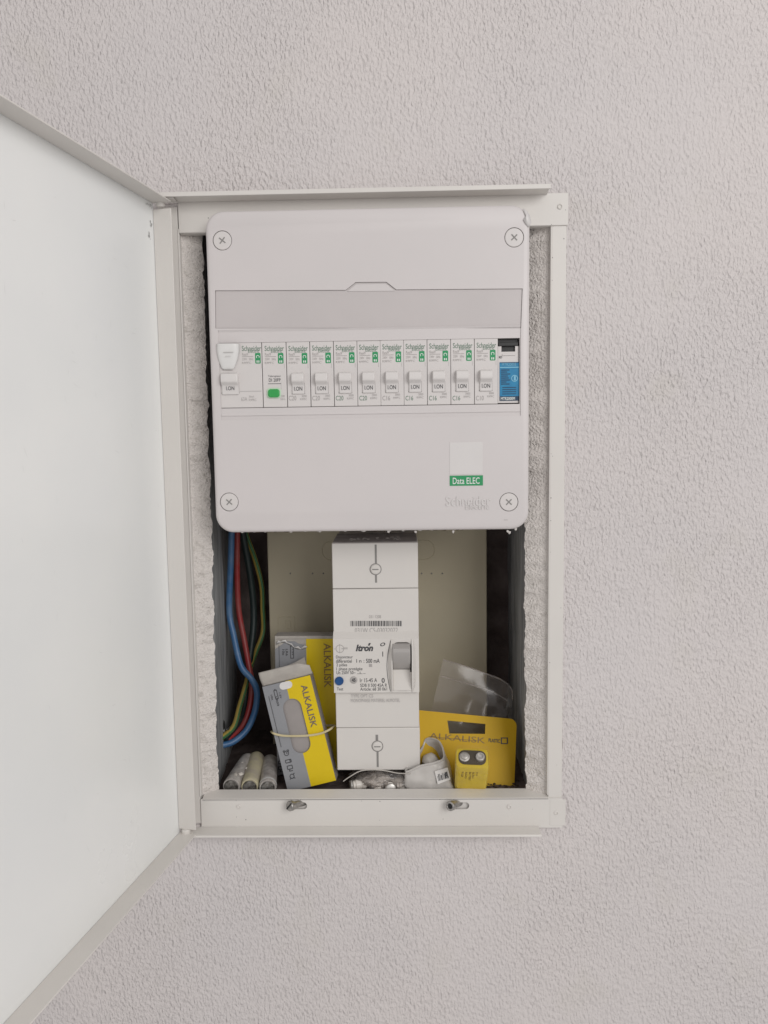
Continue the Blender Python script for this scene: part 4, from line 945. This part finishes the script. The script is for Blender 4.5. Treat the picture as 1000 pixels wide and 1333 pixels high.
# rubber band round the tilted box
rb_path = [P(354.5, 954, 0.0248), P(365, 957.2, 0.0236), P(380, 958.2, 0.0236), (P(400, 957.6, 0.0236)), P(416, 955.2, 0.0236), P(428, 950.5, 0.0240), P(434.5, 945.6, 0.030), P(434.5, 944, 0.045), P(420, 945, 0.0505), P(380, 948, 0.0505), P(360, 950, 0.047), P(354, 952, 0.036)]
bm = BM(); tube(bm, smooth_path(rb_path, 6, True), 0.00095, 8, True, 0.5); tag(obj('rubber_band', bm, 'rubber'), 'beige rubber band stretched across the tilted battery box', 'rubber band')

# ================================================================== 9V CARD AND BATTERY, RIGHT
o = P(546, 924.5, 0.054); bl = FP(546, 0.030); ez = (o - bl).normalized(); h = (o - bl).length
tr_ = P(664, 935.5, 0.054); ex = (tr_ - o).normalized(); n = ex.cross(ez); n = -n if n.y > 0 else n; ez = n.cross(ex); ez = -ez if ez.z < 0 else ez
F = (o, ex, ez, n); wd = (P(673, 936, 0.054) - o).length
r0 = empty('battery_card', FP(610, 0.03), 'yellow hanging card for a nine volt battery leaning in the right corner', 'packaging')
outl = [(-0.004, -h), (wd, -h)] + [(wd - 0.006 + 0.006 * math.cos(t), -0.006 + 0.006 * math.sin(t)) for t in [PI/2 * i / 8 for i in range(9)]] + [(-0.004, 0)]
bm = BM(); fprism(bm, F, outl, -0.0007, 0.0); cardo = obj('card', bm, 'yellow_card', r0)
def fc(px, py):
    q = ray(px, py); t_ = (o - CAM).dot(n) / q.dot(n); w_ = CAM + q * t_ - o; return (w_.dot(ex), w_.dot(ez))
bm = BM(); fprism(bm, F, [fc(585, 955), fc(631.5, 955.5), fc(632, 942.5), fc(582.5, 938)], -0.003, 0.003); boolean(cardo, [obj('c', bm, 'yellow_card')])
bm = BM(); a = fc(559, 960); b = fc(632, 957); text(bm, 'ALKALISK', a[0], fc(595, 966)[1] + 0.0008, b[0], fc(595, 957)[1], 0, fr=(o + n * 0.0003, ex, ez))
a = fc(558, 957.5); b = fc(620, 965); 
fsheet(bm, F, [(fc(558, 959.4)), (fc(621, 964.9)), (fc(621, 964.2)), (fc(558, 958.7))], 0.0003); obj('lettering', bm, 'brown_print', r0, flat=True)
bm = BM(); a = fc(636, 966); b = fc(651, 962.6); text(bm, 'PLASTIC', a[0], a[1], b[0], b[1] , 0, fr=(o + n * 0.0003, ex, ez), bold=0.02)
for q in ((652, 960.2, 661, 961.4), (652, 967.6, 661, 968.8), (652, 960.6, 653.4, 968.4), (659.8, 960.6, 661.2, 968.4)):
    fsheet(bm, F, [fc(q[0], q[3]), fc(q[2], q[3]), fc(q[2], q[1]), fc(q[0], q[1])], 0.0003)
obj('small_lettering', bm, 'ink', r0, flat=True)
# nine volt cell leaning forward
c9 = FP(612, 0.0205); c9.z = FLOOR + 0.0066
r0 = empty('nine_volt_battery', c9, 'rectangular yellow battery with two silver snap terminals in front of the yellow card', 'battery', None, (math.radians(38), math.radians(1.5), math.radians(-3)))
bm = BM(); pts = rrect(0, 0, 0.0262, 0.0168, 0.003, 5)
rows = []
for zz, ins in ((0.0, 0.0012), (0.001, 0.0), (0.0425, 0.0), (0.0437, 0.0005), (0.0440, 0.0016)):
    rows.append([bm.verts.new((x, y, zz)) for x, y in rrect(0, 0, 0.0262 - 2*ins, 0.0168 - 2*ins, 0.003 - ins*0.4, 5)])
for A, B in zip(rows, rows[1:]):
    for i in range(len(A)): bm.faces.new((A[i], A[(i+1) % len(A)], B[(i+1) % len(A)], B[i]))
bm.faces.new(rows[0][::-1]); bm.faces.new(rows[-1]); obj('case', bm, 'nine', r0, local=True)
bm = BM(); pts = rrect(0, 0.0002, 0.0218, 0.0122, 0.0048, 6); a = [bm.verts.new((x, y, 0.0440)) for x, y in pts]; b = [bm.verts.new((x, y, 0.0446)) for x, y in pts]
bm.faces.new(a); bm.faces.new(b)
for i in range(len(a)): bm.faces.new((a[i], a[(i+1) % len(a)], b[(i+1) % len(a)], b[i]))
obj('terminal_plate', bm, 'nine_top', r0, local=True)
for sx, kind in ((-0.0062, 0), (0.0062, 1)):
    bm = BM()
    lathe(bm, [(0.0036, 0), (0.0036, 0.0022), (0.0030, 0.0028), (0.0024, 0.0028), (0.0022, 0.0012), (0.0003, 0.0010)] if kind else [(0.0042, 0), (0.0042, 0.0006), (0.0030, 0.0010), (0.0028, 0.0024), (0.0022, 0.0027), (0.0003, 0.0027)], (sx, 0.0002, 0.0446), (0, 0, 1), 6 if False else 20)
    obj('snap_terminal', bm, 'snap', r0, local=True)
bm = BM(); fr9 = (Vector((0, -0.00855, 0)), Vector((1, 0, 0)), Vector((0, 0, 1)))
for k, (uu, L_) in enumerate(((-0.0075, 0.009), (-0.0045, 0.011), (-0.0015, 0.014), (0.0012, 0.010), (0.0038, 0.006))):
    text(bm, ('9V-6LR', 'ALKALI', 'BATTERY', '6LR61', '9 V')[k], uu - L_/2, 0.0372 - L_/2 - 0.0009, uu + L_/2, 0.0372 - L_/2 + 0.0009, 0, fr=fr9, rot=90, bold=0.015)
obj('lettering', bm, 'brown_print', r0, local=True, flat=True)
# clear blister shell round the cell
bm = BM(); rows = []
for zz, gx_, gy_ in ((0.002, 0.0292, 0.0200), (0.030, 0.0290, 0.0198), (0.0465, 0.0285, 0.0190), (0.0492, 0.0270, 0.0165)):
    rows.append([bm.verts.new((x, y + 0.0002, zz)) for x, y in rrect(0, 0, gx_, gy_, 0.0035, 5)])
for A, B in zip(rows, rows[1:]):
    for i in range(len(A)): bm.faces.new((A[i], A[(i+1) % len(A)], B[(i+1) % len(A)], B[i]))
bm.faces.new(rows[-1])
bl_ = empty('blister_shell', c9, 'clear plastic blister over the yellow nine volt battery', 'packaging', None, (math.radians(38), math.radians(1.5), math.radians(-3)))
obj('shell', bm, clear('clear_blister', (0.995, 0.99, 0.98), 0.0, 0.08, 0.04), bl_, local=True)
# dark crumbs along the foot of the card
bm = BM()
for k in range(90):
    a = P(random.uniform(632, 678), 1028, random.uniform(0.014, 0.04)); blob(bm, (a.x, a.y, FLOOR + 0.001), random.uniform(0.0004, 0.0013), (1.3, 1, 0.8), 1, 0.6, k)
rb_ = obj('floor_dirt', bm, 'dirt', wall); rb_['kind'] = 'stuff'

# ================================================================== CLEAR PLASTIC POUCH BEHIND THE CARD
r0 = empty('plastic_pouch', P(610, 940, 0.075), 'empty clear plastic pouch standing behind the yellow card', 'plastic bag')
cor = [(556, 935), (577, 858.5), (612, 869), (634.5, 877.5), (655, 886), (666, 897), (667, 912), (662, 945)]
def pouch(yoff, amp, seed):
    bm = BM(); nu, nv = 26, 26; g = []
    top = smooth_path([P(x, y, 0.078) for x, y in cor[1:7]], 6)
    for i in range(nu + 1):
        u = i / nu; T = top[min(int(u * (len(top) - 1)), len(top) - 1)]
        k = u * (len(top) - 1); f = int(min(k, len(top) - 2)); T = top[f].lerp(top[f+1], k - f)
        Bq = P(552 + (664 - 552) * u, 968, 0.070); row = []
        for j in range(nv + 1):
            v = j / nv; p = T.lerp(Bq, v); y = p.y + yoff * math.sin(PI * min(v * 1.3, 1)) * (0.3 + 0.7 * math.sin(PI * u)) + amp * noise.noise(Vector((u * 4, v * 3, seed)))
            row.append(bm.verts.new((p.x, y, p.z)))
        g.append(row)
    for i in range(nu):
        for j in range(nv): bm.faces.new((g[i][j], g[i+1][j], g[i+1][j+1], g[i][j+1]))
    return bm
obj('film', pouch(-0.005, 0.0025, 1.0), 'clear', r0, ang=80); obj('film', pouch(0.007, 0.0025, 7.0), 'clear', r0, ang=80)
bm = BM(); tube(bm, smooth_path([P(x, y, 0.0775) for x, y in cor[1:7]], 6), 0.0006, 6); obj('rim', bm, M['bag'], r0)
bm = BM(); tube(bm, smooth_path([P(x, y, 0.0765) for x, y in ((574, 880), (605, 889), (640, 900), (660, 912))], 6), 0.0004, 6); obj('crease', bm, M['bag'], r0)

# ================================================================== WHITE SACHET (open, crumpled) NEXT TO THE MAIN BREAKER
r0 = empty('sachet', FP(565, 0.022), 'crumpled white sachet with an open mouth and barcode label beside the nine volt battery', 'packet')
lowr = [FP(x, d, 0.002) for x, d in ((530, .017), (548, .014), (572, .0135), (591, .015), (586, .034), (560, .04), (540, .036))]
topr = [P(x, y, d) for x, y, d in ((528, 1004, .016), (548, 997, .015), (566, 993, .0145), (578, 986, .018), (572, 966, .036), (556, 962, .044), (549, 975, .040))]
lo = smooth_path(lowr, 6, True); hi = smooth_path(topr, 6, True); nL = len(lo)
bm = BM(); g = []; nv = 14
for j in range(nv + 1):
    v = j / nv; row = []
    for i in range(nL):
        p = lo[i].lerp(hi[i], v); w = noise.noise(Vector((i * 0.28, v * 4.0, 2.0))) + 0.5 * noise.noise(Vector((i * 0.7, v * 9, 5)))
        nrm = (p - (sum(lo, Vector()) / nL).lerp(sum(hi, Vector()) / nL, v)).normalized()
        p = p + nrm * (0.0013 * w * (0.4 + 0.6 * math.sin(PI * v)) + 0.002 * math.sin(PI * v)) ; p.z += 0.0008 * w
        p.z = max(p.z, FLOOR + 0.0018); row.append(bm.verts.new(p))
    g.append(row)
for j in range(nv):
    for i in range(nL): bm.faces.new((g[j][i], g[j][(i+1) % nL], g[j+1][(i+1) % nL], g[j+1][i]))
so = obj('film', bm, 'sachet', r0, ang=60); sd = so.modifiers.new('t', 'SOLIDIFY'); sd.thickness = 0.0006
bm = BM(); tube(bm, [v + Vector((0, -0.0002, 0.0003)) for v in hi], 0.0008, 6, True); obj('rim', bm, 'sachet', r0)
bm = BM(); blob(bm, P(560, 990, 0.032), 0.0075, (1, 1, 0.8), 2, 0.3, 4); obj('contents', bm, 'plug', r0)
LA = P(566, 1004, 0.0108); LB = P(583, 999, 0.0125); ex = (LB - LA).normalized(); LC = P(570, 1021, 0.0098); ez = (LA - LC).normalized(); n = ex.cross(ez); n = -n if n.y > 0 else n
FF = (LA, ex, ez, n); lw = (LB - LA).length; lh = (LA - LC).length
bm = BM(); fprism(bm, FF, [(0, -lh), (lw, -lh * 0.92), (lw, 0), (0, 0)], -0.0006, 0.0); lbl = obj('paper_label', bm, 'paper', r0)
bm = BM(); uu = 0.0012; k = 0
while uu < lw - 0.001:
    w_ = (0.0003, 0.0006, 0.0004, 0.0009, 0.0003)[k % 5]; fsheet(bm, FF, [(uu, -lh * 0.78), (uu + w_, -lh * 0.78), (uu + w_, -lh * (0.28 if k % 3 else 0.4)), (uu, -lh * (0.28 if k % 3 else 0.4))], 0.0002); uu += w_ + 0.0005; k += 1
obj('barcode', bm, 'ink', lbl, flat=True)
bm = BM(); fprism(bm, FF, [(0.0105, -lh * 0.1), (lw + 0.0014, -lh * 0.1), (lw + 0.002, -lh * 0.72), (0.0122, -lh * 0.72)][::1], 0.0002, 0.0004) if False else text(bm, 'R', lw - 0.0038, -lh * 0.72, lw - 0.0008, -lh * 0.3, 0, fr=(LA + n * 0.0003, ex, ez), bold=0.04)
obj('lettering', bm, 'ink', lbl, flat=True)

# ================================================================== BAG OF SMALL PIECES UNDER THE MAIN BREAKER
r0 = empty('small_bag', FP(500, 0.03), 'cloudy clear bag of small fittings lying under the main breaker', 'plastic bag')
bm = BM(); res = bmesh.ops.create_icosphere(bm, subdivisions=5, radius=1)
cbag = FP(500, 0.030)
for v in res['verts']:
    d = v.co.copy(); k = 1 + 0.20 * noise.noise(d * 2.2) + 0.10 * noise.noise(d * 6) + 0.05 * noise.noise(d * 14)
    x = d.x * 0.0285 * k; y = d.y * 0.017 * k; z = d.z * 0.0098 * k * (1 - 0.45 * abs(d.x)**2)
    v.co = Vector((cbag.x + x, cbag.y + y, max(FLOOR + 0.0098 + z, FLOOR + 0.0016)))
obj('film', bm, M['bag'], r0, ang=80)
spots = [(470, 1021, .020, 0.3), (482, 1014, .024, 1.2), (489, 1022, .019, 2.2), (499, 1016, .026, 0.8), (507, 1023, .019, 1.7), (516, 1019, .024, 2.8), (527, 1023, .021, 0.1), (495, 1011, .032, 2.0), (478, 1010, .034, 0.6)]
for k, (x, y, d, t) in enumerate(spots):
    c = P(x, y, d); c.z = max(c.z, FLOOR + 0.0048); ax = Vector((math.cos(t), math.sin(t) * 0.8, 0.15 * math.sin(k)))
    pr_ = empty('wall_plug', c, 'ivory plastic fitting with a metal screw head inside the cloudy bag' if k in (0, 4, 5) else 'small plain ivory plastic fitting inside the cloudy bag under the main breaker', 'fitting', 'small fittings in the cloudy bag')
    bm = BM(); lathe(bm, [(q_[0] * 1.25, q_[1] * 1.25) for q_ in ((0.0018, -0.0058), (0.0030, -0.0055), (0.0030, -0.0040), (0.0036, -0.0036), (0.0036, 0.0), (0.0030, 0.0006), (0.0034, 0.0022), (0.0026, 0.0046), (0.0012, 0.0056))], c, ax, 14); obj('shank', bm, 'plug', pr_)
    if k in (0, 4, 5):
        bm = BM(); lathe(bm, [(0.0028, -0.0094), (0.0042, -0.0088), (0.0045, -0.0076), (0.0020, -0.0072)], c, ax, 14); obj('screw_head', bm, 'snap', pr_)
# thin nylon cord from the boxes to the sachet
bm = BM(); tube(bm, smooth_path([P(x, y, d) for x, y, d in ((447, 1017, .016), (458, 1009.5, .0165), (470, 1003.5, .0165), (486, 1002, .0165), (503, 1003.5, .0165), (518, 1006.5, .016), (535, 1007, .0125))], 6), 0.00045, 8)
tag(obj('nylon_cord', bm, 'cord'), 'thin clear cord running along the lower edge of the main breaker', 'cord')
